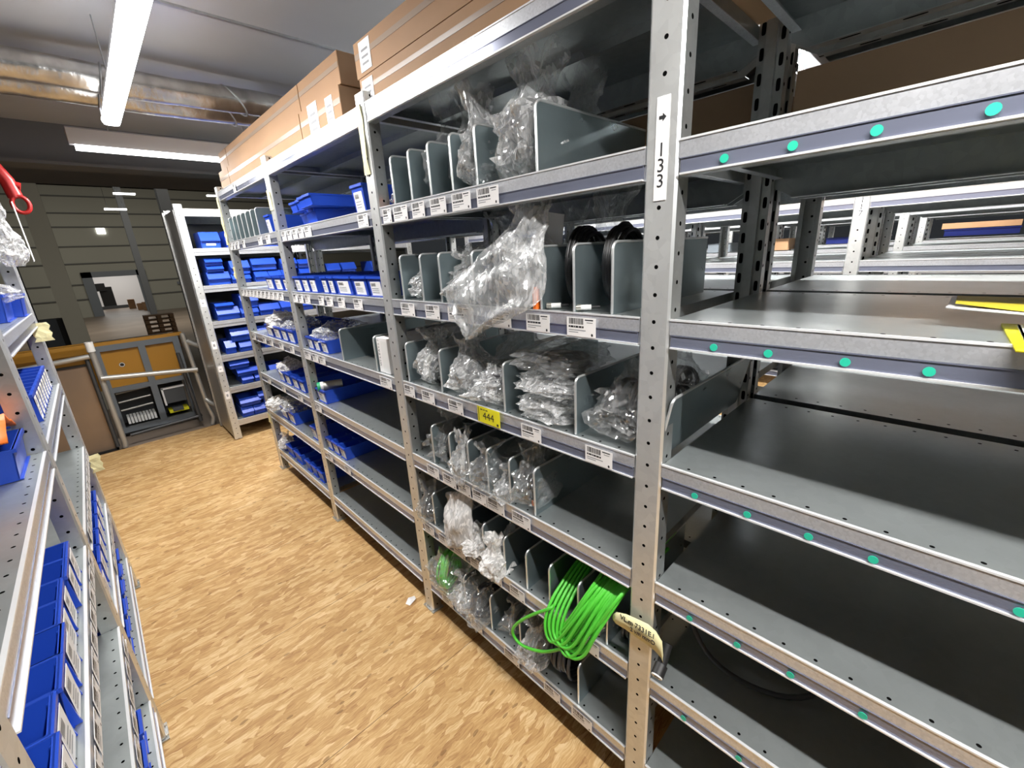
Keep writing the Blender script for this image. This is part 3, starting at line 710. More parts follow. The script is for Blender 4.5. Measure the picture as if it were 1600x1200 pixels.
for i in range(2): lbin(1, 3.10 - 0.17 * i, 2.94 - 0.17 * i, 4, 0.10, 0.3, 'blue bin, %s of two on the third shelf up, second left bay' % NEAR[i], kind='long', dx=0.09)
for i in range(8): lbin(1, 3.42 - 0.105 * i, 3.32 - 0.105 * i, 3, 0.12, 0.4, 'narrow blue bin, %s, fourth shelf up, second left bay' % NEAR[i], kind='grip', dx=0.03)
lbin(1, 3.42, 3.24, 2, 0.11, 0.4, 'blue bin at the far end of the fifth shelf up, second left bay', kind='long', card=False, dx=0.0)
lbin(1, 3.2, 2.9, 2, 0.12, 0.4, 'wide blue bin holding a folded bag, fifth shelf up, second left bay', kind='long', card=False, dx=0.03)
lbin(0, 2.11, 1.86, 3, 0.10, 0.4, 'dark blue bin with an orange cloth behind the near left post', kind='long', card=False, dx=0.03)
m = MB(); rr = random.Random(3)
gx = [i / 10 for i in range(11)]
vs = []
for i in gx:
    for j in gx:
        vs.append((LX - 0.035 - 0.36 * i, 1.87 + 0.23 * j, LV[3] + 0.125 + 0.045 * math.sin(math.pi * j) + 0.035 * noise.noise(Vector((i * 5, j * 5, 1)) ) + 0.03 * math.sin(math.pi * i)))
fs = [(i * 11 + j, i * 11 + j + 1, (i + 1) * 11 + j + 1, (i + 1) * 11 + j) for i in range(10) for j in range(10)]
m.add(vs, fs, 'orange', True)
o = m.build('orange_cloth'); o.modifiers.new('thick', 'SOLIDIFY').thickness = 0.006
tag(o, 'bright orange cloth lying over the dark blue bin on the left', 'cloth')

# ------------------------------------------------------------------ bags and cables
def sm(a, b, t):
    t = max(0, min(1, (t - a) / (b - a))); return t * t * (3 - 2 * t)
def bag_mesh(dx, dy, dz, seed, mat='film', neck=True, fold=0.35, nr=22, ns=30, tail=0.0):
    """crumpled bag: origin bottom centre, extents dx (depth) x dy (width) x dz (height)"""
    off = Vector((seed * 7.13, seed * 3.7, seed * 1.9)); vs = []
    for i in range(nr + 1):
        t = i / nr
        if neck:
            r = 0.62 + 0.38 * sm(0, 0.18, t) - 0.62 * sm(0.42, 0.78, t) + 0.25 * sm(0.82, 1.0, t)
        else: r = 0.70 + 0.30 * sm(0, 0.2, t) - 0.62 * sm(0.55, 1.0, t)
        for j in range(ns):
            a = 2 * math.pi * j / ns
            ca, sa = math.cos(a), math.sin(a)
            ex = math.copysign(abs(ca) ** 0.7, ca); ey = math.copysign(abs(sa) ** 0.7, sa)
            p = Vector((ex * r, ey * r, t * 2))
            n1 = noise.noise(p * 1.7 + off); n2 = noise.noise(p * 4.3 + off * 2); n3 = noise.noise(p * 9.0 + off * 3)
            k = 1 + fold * (0.95 * n1 + 0.6 * (abs(n2) * 2 - 0.5) + 0.12 * n3)
            lean = 0.35 * noise.noise(Vector((seed, t * 1.6, 0))) * t
            lean2 = 0.5 * noise.noise(Vector((seed + 9, t * 1.6, 3))) * t
            z = t * dz * (1 + 0.22 * t * noise.noise(Vector((a * 0 + ca * 1.3, sa * 1.3, seed)))) + 0.06 * dz * n2 * sm(0.05, 0.3, t)
            vs.append((dx / 2 * (ex * r * k + lean), dy / 2 * (ey * r * k + lean2), max(0.001, z)))
    fs = [(i * ns + j, i * ns + (j + 1) % ns, (i + 1) * ns + (j + 1) % ns, (i + 1) * ns + j) for i in range(nr) for j in range(ns)]
    m = MB(); m.add(vs, fs, mat, False); m.add(vs[:ns], [tuple(range(ns))[::-1]], mat)
    return m
GB = 'plastic bags of cables left of post 133'
def bag(x, y, z, dx, dy, dz, seed, label, mat='film', neck=True, rot=(0, 0, 0), fold=0.35, group=GB, cat='bag'):
    m = bag_mesh(dx, dy, dz, seed, mat, neck, fold)
    o = m.build('plastic_bag', None, (x, y, z + 0.002), rot); tag(o, label, cat, group); return o
def coil(x, y, z, R, r, n, seed, label, mat='cable_black', rot=(0, 0, 0), squash=(1, 1), spread=0.02, group='cable coils left of post 133', tie=True, wid=None):
    """coil of n turns in the local x-z plane, spread along y"""
    rr_ = random.Random(seed); pts = []
    steps = 22
    for k in range(n):
        Rk = R * (1 + rr_.uniform(-0.10, 0.06)); oy = rr_.uniform(-spread, spread); cx = rr_.uniform(-0.06, 0.06) * R; cz = rr_.uniform(-0.06, 0.06) * R
        for s_ in range(steps):
            a = 2 * math.pi * s_ / steps
            pts.append((cx + Rk * squash[0] * math.cos(a), oy + 0.3 * spread * math.sin(a + k), cz + Rk * squash[1] * math.sin(a)))
    # smooth
    P2 = []
    for i in range(len(pts)):
        a = pts[max(0, i - 1)]; b = pts[i]; c = pts[min(len(pts) - 1, i + 1)]
        P2.append(tuple((a[q] + 2 * b[q] + c[q]) / 4 for q in range(3)))
    m = MB(); m.tube(P2, r, mat, 6)
    o = m.build('cable_coil', None, (x, y, z + R * squash[1] + r), rot); tag(o, label, 'cable', group)
    if tie:
        t = MB(); t.tube([(R * squash[0] + 0.02 * math.cos(a), 0.0 + (spread + 0.012) * math.sin(a), 0) for a in [k * math.pi / 6 for k in range(12)]], 0.003, 'cable_grey', 5, closed=True)
        t.build('cable_tie', o)
    return o
B = ', left of post 133'
z1, z2, z3, z4, z5, z6 = LV[1:]
# sixth shelf up
bag(0.10, 1.765, z1, 0.12, 0.09, 0.14, 11, 'small clear bag with a red tip at the left end, sixth shelf up')
coil(0.06, 1.765, z1, 0.022, 0.003, 3, 4, 'tiny reddish wire loop inside the small bag, sixth shelf up', 'orange', tie=False, spread=0.01)
bag(0.20, 1.505, z1, 0.30, 0.13, 0.35, 12, 'tall hazy clear bag between thin dividers, sixth shelf up, left of the crumpled ones', fold=0.25)
bag(0.20, 1.36, z1, 0.30, 0.11, 0.34, 13, 'empty-looking clear bag draped over dividers, sixth shelf up', fold=0.3)
bag(0.12, 1.24, z1, 0.22, 0.12, 0.32, 14, 'crumpled shiny bag left of the biggest bag, sixth shelf up', 'film_milky')
bag(0.16, 1.035, z1, 0.30, 0.22, 0.35, 15, 'biggest crumpled clear bag beside the large divider, sixth shelf up', 'film_milky')
bag(0.08, 1.20, z1, 0.14, 0.10, 0.12, 16, 'small clear bag lying in front at the shelf edge, sixth shelf up')
bag(0.36, 1.03, z1, 0.26, 0.22, 0.35, 17, 'clear bag bulging behind the large divider, sixth shelf up')
coil(0.18, 1.01, z1, 0.085, 0.006, 7, 5, 'pale grey cable coil inside the biggest bag, sixth shelf up', 'cable_grey', squash=(1, 1.2))
coil(0.17, 1.16, z1, 0.07, 0.005, 6, 6, 'whitish cable coil inside the crumpled shiny bag, sixth shelf up', 'cable_white', squash=(1, 1.2))
# fifth shelf up
bag(0.10, 1.655, z2, 0.16, 0.13, 0.12, 21, 'low whitish bag at the left end of the fifth shelf up', 'film_milky', neck=False)
coil(0.10, 1.655, z2, 0.045, 0.005, 5, 7, 'white wires bunched in the low bag, fifth shelf up', 'cable_white', squash=(1.2, 0.8), tie=False)
bag(0.13, 1.38, z2, 0.22, 0.16, 0.20, 22, 'shiny crinkled bag with white leads, fifth shelf up', 'film_milky', fold=0.5)
bag(0.22, 1.30, z2, 0.30, 0.18, 0.33, 23, 'tall clear bag with a pointed top, fifth shelf up', fold=0.3)
bag(0.10, 1.03, z2, 0.24, 0.20, 0.34, 24, 'largest clear bag rising past the shelf above, fifth shelf up', 'film_milky', fold=0.22)
bag(0.30, 0.85, z2, 0.26, 0.20, 0.34, 25, 'hazy bag behind the black coils, fifth shelf up')
bag(0.30, 1.02, z2, 0.26, 0.18, 0.33, 26, 'hazy bag behind the largest clear bag, fifth shelf up')
coil(0.12, 1.38, z2, 0.06, 0.0045, 6, 8, 'white lead coil in the shiny crinkled bag, fifth shelf up', 'cable_white')
coil(0.12, 1.02, z2, 0.085, 0.006, 6, 9, 'grey cable coil inside the largest clear bag, fifth shelf up', 'cable_grey', squash=(1, 1.1))
# bag flap hanging over the edge
m = MB(); vs = []
NU, NV = 16, 22
for i in range(NV + 1):
    t = i / NV
    wdt = (0.12 + 0.36 * sm(0.0, 0.65, t)) * (1 - sm(0.66, 1.0, t)) + 0.012
    for j in range(NU + 1):
        s_ = j / NU - 0.5
        yy = 0.95 + 0.275 * t + s_ * wdt
        zz = z2 + 0.31 - 0.425 * t
        xx = 0.05 - 0.075 * sm(0.0, 0.7, t) + 0.05 * noise.noise(Vector((s_ * 5, t * 5, 2.2))) + 0.02 * noise.noise(Vector((s_ * 13, t * 11, 7)))
        vs.append((min(xx - 0.012, 0.10 if t < .5 else -0.012), yy, zz))
fs = [(i * (NU + 1) + j, i * (NU + 1) + j + 1, (i + 1) * (NU + 1) + j + 1, (i + 1) * (NU + 1) + j) for i in range(NV) for j in range(NU)]
m.add(vs, fs, 'film_soft', True); o = m.build('plastic_bag'); o.modifiers.new('s', 'SOLIDIFY').thickness = 0.004
tag(o, 'clear bag spilling over the edge of the fifth shelf up, its pointed tip hanging down', 'bag', GB)
coil(0.17, 0.845, z2, 0.115, 0.0065, 10, 31, 'black cable coil standing between dividers, left of two, fifth shelf up', 'cable_black', squash=(0.9, 1.0), rot=(0, 0, 0.15))
coil(0.17, 0.715, z2, 0.115, 0.0065, 10, 32, 'black cable coil standing between dividers, right of two, fifth shelf up', 'cable_black', squash=(0.9, 1.0), rot=(0, 0, 0.1))
def connector(x, y, z, dirv, label):
    p = Vector((0, 0, 0)); d_ = Vector(dirv).normalized(); m = MB()
    m.cyl(p, p + d_ * 0.03, 0.008, 'white_plastic', 10); m.cyl(p + d_ * 0.03, p + d_ * 0.045, 0.0095, 'brass', 12); m.cyl(p - d_ * 0.025, p, 0.005, 'cable_black', 8)
    o = m.build('plug_connector', None, (x, y, z)); tag(o, label, 'plug', 'plugs at the ends of the black coils')
connector(0.05, 0.86, z2 + 0.012, (-0.4, 0.6, 0), 'round metal plug of the left black coil, lying on the shelf')
connector(0.05, 0.745, z2 + 0.012, (-0.4, 0.6, 0), 'round white plug of the right black coil, lying on the shelf')
m = MB(); rbox(m, -0.012, 0.012, -0.010, 0.010, 0, 0.055, 0.004, 'orange'); m.box(-0.008, 0.008, -0.006, 0.006, 0.055, 0.068, 'orange')
tag(m.build('orange_clip', None, (0.015, 0.930, z2 + 0.002)), 'small orange clip standing beside a divider, fifth shelf up', 'clip')
# cardboard tag in the big bag
m = MB(); m.box(0, 0.003, -0.05, 0.05, 0, 0.11, 'paper'); tag(m.build('paper_card', None, (0.16, 1.00, z2 + 0.19), (0.2, -0.2, 0.2)), 'cream card inside the largest clear bag, fifth shelf up', 'card')
# fourth shelf up
bag(0.12, 1.68, z3, 0.22, 0.15, 0.24, 41, 'crinkled bag with white and black leads at the left, fourth shelf up', 'film_milky', fold=0.45)
bag(0.24, 1.60, z3, 0.26, 0.18, 0.32, 42, 'grey hazy bag rising behind the left leads, fourth shelf up')
bag(0.12, 1.41, z3, 0.22, 0.17, 0.24, 43, 'crumpled bag just right of the first divider, fourth shelf up', 'film_milky', fold=0.45)
bag(0.12, 1.22, z3, 0.24, 0.18, 0.15, 44, 'flat stack of crinkled bags touching the middle divider, fourth shelf up', 'film_milky', neck=False, fold=0.5)
bag(0.26, 1.25, z3, 0.30, 0.24, 0.30, 45, 'dark hazy bag behind the flat stack, fourth shelf up')
bag(0.13, 0.945, z3, 0.26, 0.24, 0.10, 46, 'white crinkled bag at the bottom of the pile between dividers, fourth shelf up', 'film_milky', neck=False, fold=0.45)
bag(0.15, 0.945, z3 + 0.085, 0.28, 0.26, 0.09, 47, 'bag of grey cable in the middle of the pile, fourth shelf up', 'film_milky', neck=False, fold=0.4)
bag(0.17, 0.945, z3 + 0.16, 0.30, 0.27, 0.11, 48, 'bag on top of the pile between dividers, fourth shelf up', 'film', neck=False, fold=0.4)
bag(0.15, 0.64, z3, 0.26, 0.20, 0.22, 49, 'dark shiny bag beside post 133, fourth shelf up', 'film', neck=False, fold=0.45)
bag(0.32, 0.62, z3, 0.30, 0.22, 0.27, 50, 'hazy bag behind the dark shiny bag, fourth shelf up', 'film')
coil(0.12, 1.68, z3, 0.065, 0.005, 6, 51, 'white leads in the leftmost bag, fourth shelf up', 'cable_white')
coil(0.10, 1.63, z3, 0.05, 0.006, 3, 52, 'black lead in front of the white leads, fourth shelf up', 'cable_black')
coil(0.12, 1.41, z3, 0.07, 0.005, 6, 53, 'pale leads right of the first divider, fourth shelf up', 'cable_grey')
for i, mt in enumerate(('cable_white', 'cable_grey', 'cable_dark')):
    coil(0.13, 1.21, z3 + 0.002 + 0.035 * i, 0.075, 0.006, 6, 54 + i, ['white', 'grey', 'dark grey'][i] + ' cable coil lying flat in the stack by the middle divider', mt, rot=(math.pi / 2, 0, 0), tie=False, spread=0.014).location.z = (z3 + 0.03 + 0.038 * i) * S
    coil(0.16, 0.945, z3, 0.095, 0.007, 6, 60 + i, ['white', 'grey', 'dark grey'][i] + ' cable coil lying flat in the three-bag pile', ('cable_white', 'cable_grey', 'cable_grey')[i], rot=(math.pi / 2, 0, 0), tie=False, spread=0.018).location.z = (z3 + 0.035 + 0.075 * i) * S
coil(0.16, 0.64, z3, 0.09, 0.007, 9, 70, 'black cable coil in the dark shiny bag by post 133', 'cable_dark', squash=(1, 0.9), spread=0.05)
coil(0.34, 0.62, z3, 0.10, 0.007, 8, 71, 'dark cable coil behind the dark shiny bag by post 133', 'cable_dark', squash=(1, 0.9), spread=0.05)
# third shelf up
bag(0.13, 1.62, z4, 0.26, 0.16, 0.25, 81, 'clear bag with dark strands at the left, third shelf up', 'film', fold=0.45)
bag(0.035, 1.425, z4 - 0.05, 0.12, 0.11, 0.27, 82, 'long milky bag hanging over the edge of the third shelf up', 'film_milky', fold=0.35)
bag(0.05, 1.26, z4, 0.18, 0.15, 0.21, 83, 'clear bag with black leads leaning out, third shelf up', 'film', fold=0.45)
bag(0.05, 1.15, z4 - 0.02, 0.14, 0.10, 0.16, 84, 'small milky bag drooping at the edge, third shelf up', 'film_milky', fold=0.4)
bag(0.08, 1.03, z4, 0.18, 0.14, 0.26, 85, 'shiny bag with an orange plug against the last divider, third shelf up', 'film', fold=0.45)
bag(0.25, 1.15, z4, 0.30, 0.30, 0.30, 86, 'dark hazy bag at the back of the third shelf up', 'film')
coil(0.14, 1.60, z4, 0.07, 0.006, 6, 87, 'dark strands in the left bag, third shelf up', 'cable_dark')
coil(0.09, 1.26, z4, 0.07, 0.006, 7, 88, 'black leads in the bag leaning out, third shelf up', 'cable_black')
coil(0.10, 1.03, z4, 0.06, 0.006, 6, 89, 'black lead with orange plug in the shiny bag, third shelf up', 'cable_dark')
coil(0.06, 1.02, z4, 0.014, 0.006, 2, 90, 'orange plug in the shiny bag, third shelf up', 'orange', tie=False, spread=0.006)
coil(0.04, 1.425, z4, 0.035, 0.004, 4, 92, 'white lead in the long milky bag, third shelf up', 'cable_white', tie=False, squash=(0.6, 1.3))
# second shelf up
bag(0.04, 1.76, z5, 0.16, 0.10, 0.22, 101, 'clear bag with a dark coil at the left end, second shelf up', 'film', fold=0.45)
coil(0.06, 1.75, z5, 0.07, 0.006, 7, 102, 'dark coil at the left end of the second shelf up', 'cable_dark')
m = MB(); vs = []
for i in range(17):
    t = i / 16
    for j in range(13):
        s_ = j / 12 - 0.5
        vs.append((0.02 - 0.05 * sm(0, .6, t) + 0.03 * noise.noise(Vector((s_ * 4, t * 3, 4))) + 0.015 * noise.noise(Vector((s_ * 12, t * 9, 4))) + 0.08 * s_ * s_,
                   1.51 + s_ * 0.22 - 0.04 * t, z5 + 0.265 - 0.265 * t - 0.10 * s_))
fs = [(i * 13 + j, i * 13 + j + 1, (i + 1) * 13 + j + 1, (i + 1) * 13 + j) for i in range(16) for j in range(12)]
m.add(vs, fs, 'film_white', True); o = m.build('white_bag'); o.modifiers.new('s', 'SOLIDIFY').thickness = 0.012
tag(o, 'flat white bag hanging over the edge of the second shelf up', 'bag', GB)
coil(0.09, 1.55, z5, 0.085, 0.005, 3, 103, 'pale cable coil behind the flat white bag', 'cable_grey')
bag(0.03, 1.37, z5 - 0.0, 0.14, 0.11, 0.13, 104, 'small knotted white bag, second shelf up', 'film_white', fold=0.4)
bag(0.00, 1.225, z5 - 0.03, 0.13, 0.13, 0.20, 105, 'white crumpled bag drooping over the edge, second shelf up', 'film_white', fold=0.4)
bag(0.16, 1.24, z5, 0.2, 0.10, 0.2, 106, 'white tag bag behind the drooping one, second shelf up', 'film_milky', fold=0.3)
# green cables (second shelf up, hanging over the edge)
m = MB(); rr_ = random.Random(5)
def chaikin(p, n=3):
    for _ in range(n):
        q = [p[0]]
        for i in range(len(p) - 1):
            a, b = p[i], p[i + 1]
            q += [tuple(a[j] * 0.75 + b[j] * 0.25 for j in range(3)), tuple(a[j] * 0.25 + b[j] * 0.75 for j in range(3))]
        p = q + [p[-1]]
    return p
for k in range(15):
    j = lambda a: rr_.uniform(-a, a)
    c = k / 14; d1 = 0.014 * (k % 3)
    pts = [(0.42, 0.875 - 0.05 * c, z5 + 0.20 + j(.02)), (0.24, 0.885 - 0.06 * c, z5 + 0.15 + d1), (0.07, 0.890 - 0.075 * c, z5 + 0.10 + d1), (-0.012 - d1, 0.892 - 0.085 * c, z5 + 0.055),
           (-0.045 - d1, 0.885 - 0.090 * c, z5 - 0.005 + j(.008)), (-0.055 - d1, 0.855 - 0.11 * c, z5 - 0.035 - 0.012 * (k % 4)), (-0.050 - d1, 0.815 - 0.13 * c, z5 - 0.015 + j(.01)),
           (-0.038 - d1, 0.760 - 0.11 * c, z5 + 0.09 + j(.01)), (-0.015, 0.715 - 0.10 * c, z5 + 0.20 + j(.01)), (0.10, 0.69 - 0.10 * c, z5 + 0.272 + j(.02)), (0.40, 0.68 - 0.08 * c, z5 + 0.285)]
    m.tube(chaikin(pts, 2), 0.0062, 'cable_green', 8)
pts = [(0.10, 0.86, z5 + 0.05), (0.0, 0.875, z5 + 0.05), (-0.05, 0.85, 0.72), (-0.06, 0.945, 0.635), (-0.065, 1.035, 0.53), (-0.065, 1.075, 0.455), (-0.06, 1.035, 0.412), (-0.06, 0.95, 0.445), (-0.06, 0.867, 0.500), (-0.06, 0.739, 0.638), (-0.05, 0.655, 0.76), (-0.02, 0.595, 0.91), (0.10, 0.58, 0.925), (0.3, 0.58, 0.92)]
m.tube(chaikin(pts, 3), 0.0065, 'cable_green', 8)
o = m.build('green_cable_bundle'); tag(o, 'bright green cable bundle with a wide loop hanging over the second shelf up', 'cable')
bag(0.10, 0.71, z5, 0.18, 0.10, 0.16, 107, 'clear bag with brown plugs right of the green cables', 'film', fold=0.45)
coil(0.12, 0.59, z5, 0.07, 0.007, 6, 108, 'dark coil with metal plugs behind post 133, second shelf up', 'cable_dark')
# bottom shelf
bag(0.05, 1.66, z6, 0.20, 0.24, 0.26, 121, 'clear bag of green cable at the left end of the bottom shelf', 'film', neck=False, fold=0.35)
coil(0.07, 1.69, z6, 0.10, 0.0065, 12, 122, 'green cable coil inside the bag on the bottom shelf', 'cable_green', rot=(0, 0, 0.5), spread=0.035)
bag(0.03, 1.50, z6, 0.16, 0.13, 0.20, 123, 'shiny crumpled bag right of the bagged green cable, bottom shelf', 'film_milky', fold=0.5)
bag(0.03, 1.38, z6, 0.18, 0.14, 0.22, 124, 'milky bag hiding a dark coil, bottom shelf, left of the dividers', 'film', fold=0.45)
bag(0.10, 1.21, z6, 0.16, 0.10, 0.2, 125, 'narrow clear bag with brown plugs, bottom shelf', 'film', fold=0.4)
bag(0.05, 1.02, z6, 0.20, 0.13, 0.24, 126, 'clear bag with leads right of the third divider, bottom shelf', 'film_milky', fold=0.4)
coil(0.06, 1.40, z6, 0.08, 0.006, 7, 127, 'dark coil in the milky bag, bottom shelf', 'cable_dark')
coil(0.11, 1.21, z6, 0.06, 0.006, 5, 128, 'grey coil in the narrow bag, bottom shelf', 'cable_grey')
coil(0.07, 1.02, z6, 0.08, 0.006, 6, 129, 'grey leads in the bag right of the third divider, bottom shelf', 'cable_grey')
coil(0.13, 0.89, z6, 0.10, 0.008, 9, 130, 'thick black cable coil left of the last divider, bottom shelf', 'cable_dark', squash=(1, 0.95), spread=0.04)
bag(0.30, 0.62, z6, 0.20, 0.08, 0.20, 131, 'thin empty clear bag standing behind post 133, bottom shelf', 'film', neck=False, fold=0.2)

# bags in the blue-bin bays
bag(0.20, 2.95, z3 + 0.05, 0.36, 0.30, 0.14, 141, 'grey bag bulging out of bins, fourth shelf up, first blue-bin bay', 'film_soft', neck=False, group='bags lying in the blue bins')
bag(0.26, 2.60, z3 + 0.0, 0.30, 0.12, 0.16, 142, 'grey bag behind the bins beside a divider, first blue-bin bay', 'film_soft', neck=False, group='bags lying in the blue bins')
bag(0.14, 3.95, z3 + 0.06, 0.26, 0.24, 0.14, 143, 'white bag sticking out of bins, fourth shelf up, farthest right-row bay', 'film_white', neck=False, group='bags lying in the blue bins')
bag(0.16, 3.60, z3 + 0.06, 0.26, 0.22, 0.12, 144, 'grey bag heaped on bins, fourth shelf up, farthest right-row bay', 'film_soft', neck=False, group='bags lying in the blue bins')
bag(0.12, 3.98, z4 + 0.06, 0.20, 0.22, 0.12, 145, 'white paper bag in bins, third shelf up, farthest right-row bay', 'film_white', neck=False, group='bags lying in the blue bins')
bag(0.02, 4.28, z5 + 0.06, 0.18, 0.20, 0.12, 146, 'pinkish white bag hanging by the far post, second shelf up', 'film_white', neck=False, group='bags lying in the blue bins')
bag(0.14, 4.02, z5 + 0.08, 0.28, 0.26, 0.16, 147, 'large grey bag over the bins, second shelf up, farthest right-row bay', 'film_soft', neck=False, group='bags lying in the blue bins')
bag(0.05, 4.36, z6 + 0.03, 0.14, 0.08, 0.16, 148, 'small white bag between bins, bottom shelf, farthest right-row bay', 'film_white', group='bags lying in the blue bins')
# spool in a bin
m = MB(); m.cyl((0, -0.075, 0), (0, 0.075, 0), 0.034, 'pipe', 18); m.cyl((-0.0, 0.078, 0), (0, 0.095, 0), 0.036, 'white_plastic', 18)
m.build('x') if False else None
o = MB().cyl((0, -0.07, 0), (0, 0.06, 0), 0.032, 'pipe', 18).build('spray_can', None, (0.11, 3.06, z4 + 0.115), (0, 0, math.radians(70)))
tag(o, 'grey can with a green cap lying in the bin, third shelf up', 'can')
MB().cyl((0, 0.06, 0), (0, 0.078, 0), 0.033, 'white_plastic', 18).build('collar', o); MB().cyl((0, 0.078, 0), (0, 0.10, 0), 0.032, 'green_plastic', 18).build('cap', o)
# white carton with vertical lettering
m = MB(); rbox(m, 0.02, 0.52, -0.055, 0.055, 0, 0.185, 0.002, 'paper')
for k, ch in enumerate('WILEAVL7'): text_mesh(m, ch, 0.022, 'ink', (0.0192, 0.035, 0.045 + 0.018 * k), (0, 0, 1), (0, 1, 0))
m.quad([(0.0194, -0.05, 0.01), (0.0194, 0.01, 0.01), (0.0194, 0.01, 0.17), (0.0194, -0.05, 0.17)], 'white_plastic')
tag(m.build('white_carton', None, (0, 2.03, z3 + 0.002)), 'narrow white carton with vertical black lettering beside a divider, first blue-bin bay', 'box')

# ------------------------------------------------------------------ bay A contents
def sheet(corners, mat, n=8, curl=0.0, seed=0):
    m = MB(); vs = []
    a, b, c, d = [Vector(p) for p in corners]
    for i in range(n + 1):
        for j in range(n + 1):
            u, v = i / n, j / n
            p = (a * (1 - u) + b * u) * (1 - v) + (d * (1 - u) + c * u) * v
            vs.append((p.x, p.y, p.z + curl * math.sin(math.pi * u) * (1 - v)))
    m.add(vs, [(i * (n + 1) + j, i * (n + 1) + j + 1, (i + 1) * (n + 1) + j + 1, (i + 1) * (n + 1) + j) for i in range(n) for j in range(n)], mat, True)
    return m
m = sheet([(-0.05, -0.077, z2 + 0.004), (0.20, -0.070, z2 + 0.004), (0.22, -0.35, z2 + 0.004), (-0.06, -0.34, z2 + 0.004)], 'yellow')
m.box(-0.035, 0.17, -0.33, -0.088, z2 + 0.006, z2 + 0.008, 'paper'); m.box(-0.02, 0.05, -0.33, -0.118, z2 + 0.0082, z2 + 0.009, 'brown_sheet')
o = m.build('printed_leaflet'); o.modifiers.new('s', 'SOLIDIFY').thickness = 0.003; tag(o, 'yellow-edged printed leaflet reaching the shelf edge at the right', 'leaflet', 'papers on the empty shelf')
m = sheet([(0.137, 0.008, z2 + 0.040), (0.300, 0.004, z2 + 0.040), (0.34, -0.40, z2 + 0.030), (0.030, -0.40, z2 + 0.024)], 'paper', curl=-0.006)
o = m.build('document_pouch'); o.modifiers.new('s', 'SOLIDIFY').thickness = 0.003; tag(o, 'white document sheet with upturned corner lying under the yellow print', 'paper', 'papers on the empty shelf')
m = sheet([(0.155, -0.003, z2 + 0.043), (0.295, -0.004, z2 + 0.043), (0.335, -0.40, z2 + 0.033), (0.06, -0.20, z2 + 0.031)], 'mustard')
o = m.build('yellow_sheet'); tag(o, 'mustard yellow sheet on top of the papers at the right edge', 'paper', 'papers on the empty shelf')
def loop(pts, r, mat, name, label, cat='cable', group=None):
    P2 = [tuple(p) for p in pts]
    for _ in range(2):
        Q = [P2[0]]
        for i in range(len(P2) - 1):
            a, b = P2[i], P2[i + 1]
            Q += [tuple(a[q] * 0.75 + b[q] * 0.25 for q in range(3)), tuple(a[q] * 0.25 + b[q] * 0.75 for q in range(3))]
        Q.append(P2[-1]); P2 = Q
    m = MB(); m.tube(P2, r, mat, 8); o = m.build(name); tag(o, label, cat, group); return o
loop([(0.20, 0.47, z5 + 0.26), (0.16, 0.43, z5 + 0.16), (0.15, 0.36, z5 + 0.06), (0.17, 0.25, z5 + 0.015), (0.22, 0.12, z5 + 0.015), (0.32, 0.05, z5 + 0.05), (0.42, 0.12, z5 + 0.14)], 0.008, 'cable_dark', 'black_cable', 'outer thick black cable looping on the shelf right of post 133', group='black cables right of post 133')
loop([(0.21, 0.46, z5 + 0.25), (0.20, 0.40, z5 + 0.17), (0.21, 0.32, z5 + 0.10), (0.25, 0.20, z5 + 0.06), (0.32, 0.12, z5 + 0.08), (0.42, 0.15, z5 + 0.16)], 0.008, 'cable_dark', 'black_cable', 'inner thick black cable looping on the shelf right of post 133', group='black cables right of post 133')
# tape tag round post 133 with the black connector it holds
m = MB(); vs = []
prof = [(0.606, 0.828, 0.012), (0.592, 0.838, 0.024), (0.555, 0.848, 0.031), (0.52, 0.846, 0.036), (0.485, 0.842, 0.040), (0.460, 0.832, 0.038), (0.438, 0.815, 0.032), (0.430, 0.79, 0.014)]
for i, (y, z, hw) in enumerate(prof):
    x = -0.022 - 0.006 * math.sin(i * 0.9)
    vs += [(x, y, z + hw), (x - 0.004, y, z), (x, y, z - hw)]
fs = []
for i in range(len(prof) - 1):
    fs += [(3 * i, 3 * i + 1, 3 * i + 4, 3 * i + 3), (3 * i + 1, 3 * i + 2, 3 * i + 5, 3 * i + 4)]
m.add(vs, fs, 'tape', True)
ud = Vector((0, 0.90, 0.42)).normalized(); uu = Vector((0, 0.42, -0.90)).normalized()
text_mesh(m, 'VL.m 7331E.I', 0.026, 'ink', (-0.033, 0.515, 0.862), (0, -0.85, 0.02), (0, 0.0, 1))
text_mesh(m, '2 vm mmD', 0.022, 'ink', (-0.033, 0.495, 0.838), (0, -0.85, 0.02), (0, 0.0, 1))
o = m.build('masking_tape_tag'); o.modifiers.new('s', 'SOLIDIFY').thickness = 0.0015
tag(o, 'cream masking tape tag with handwriting across the post numbered 133', 'tag')
m = MB(); m.cyl((0, 0, 0), (-0.045, -0.004, -0.045), 0.015, 'black', 16); m.cyl((-0.045, -0.004, -0.045), (-0.075, -0.006, -0.06), 0.019, 'black', 18)
m.cyl((-0.075, -0.006, -0.06), (-0.079, -0.0063, -0.062), 0.017, 'white_plastic', 18); m.cyl((-0.079, -0.0063, -0.062), (-0.0798, -0.0064, -0.0624), 0.008, 'greyink', 12)
o = m.build('black_cable_connector', None, (0.03, 0.440, 0.80)); tag(o, 'black cylindrical connector with white face hanging from the tape tag', 'connector')

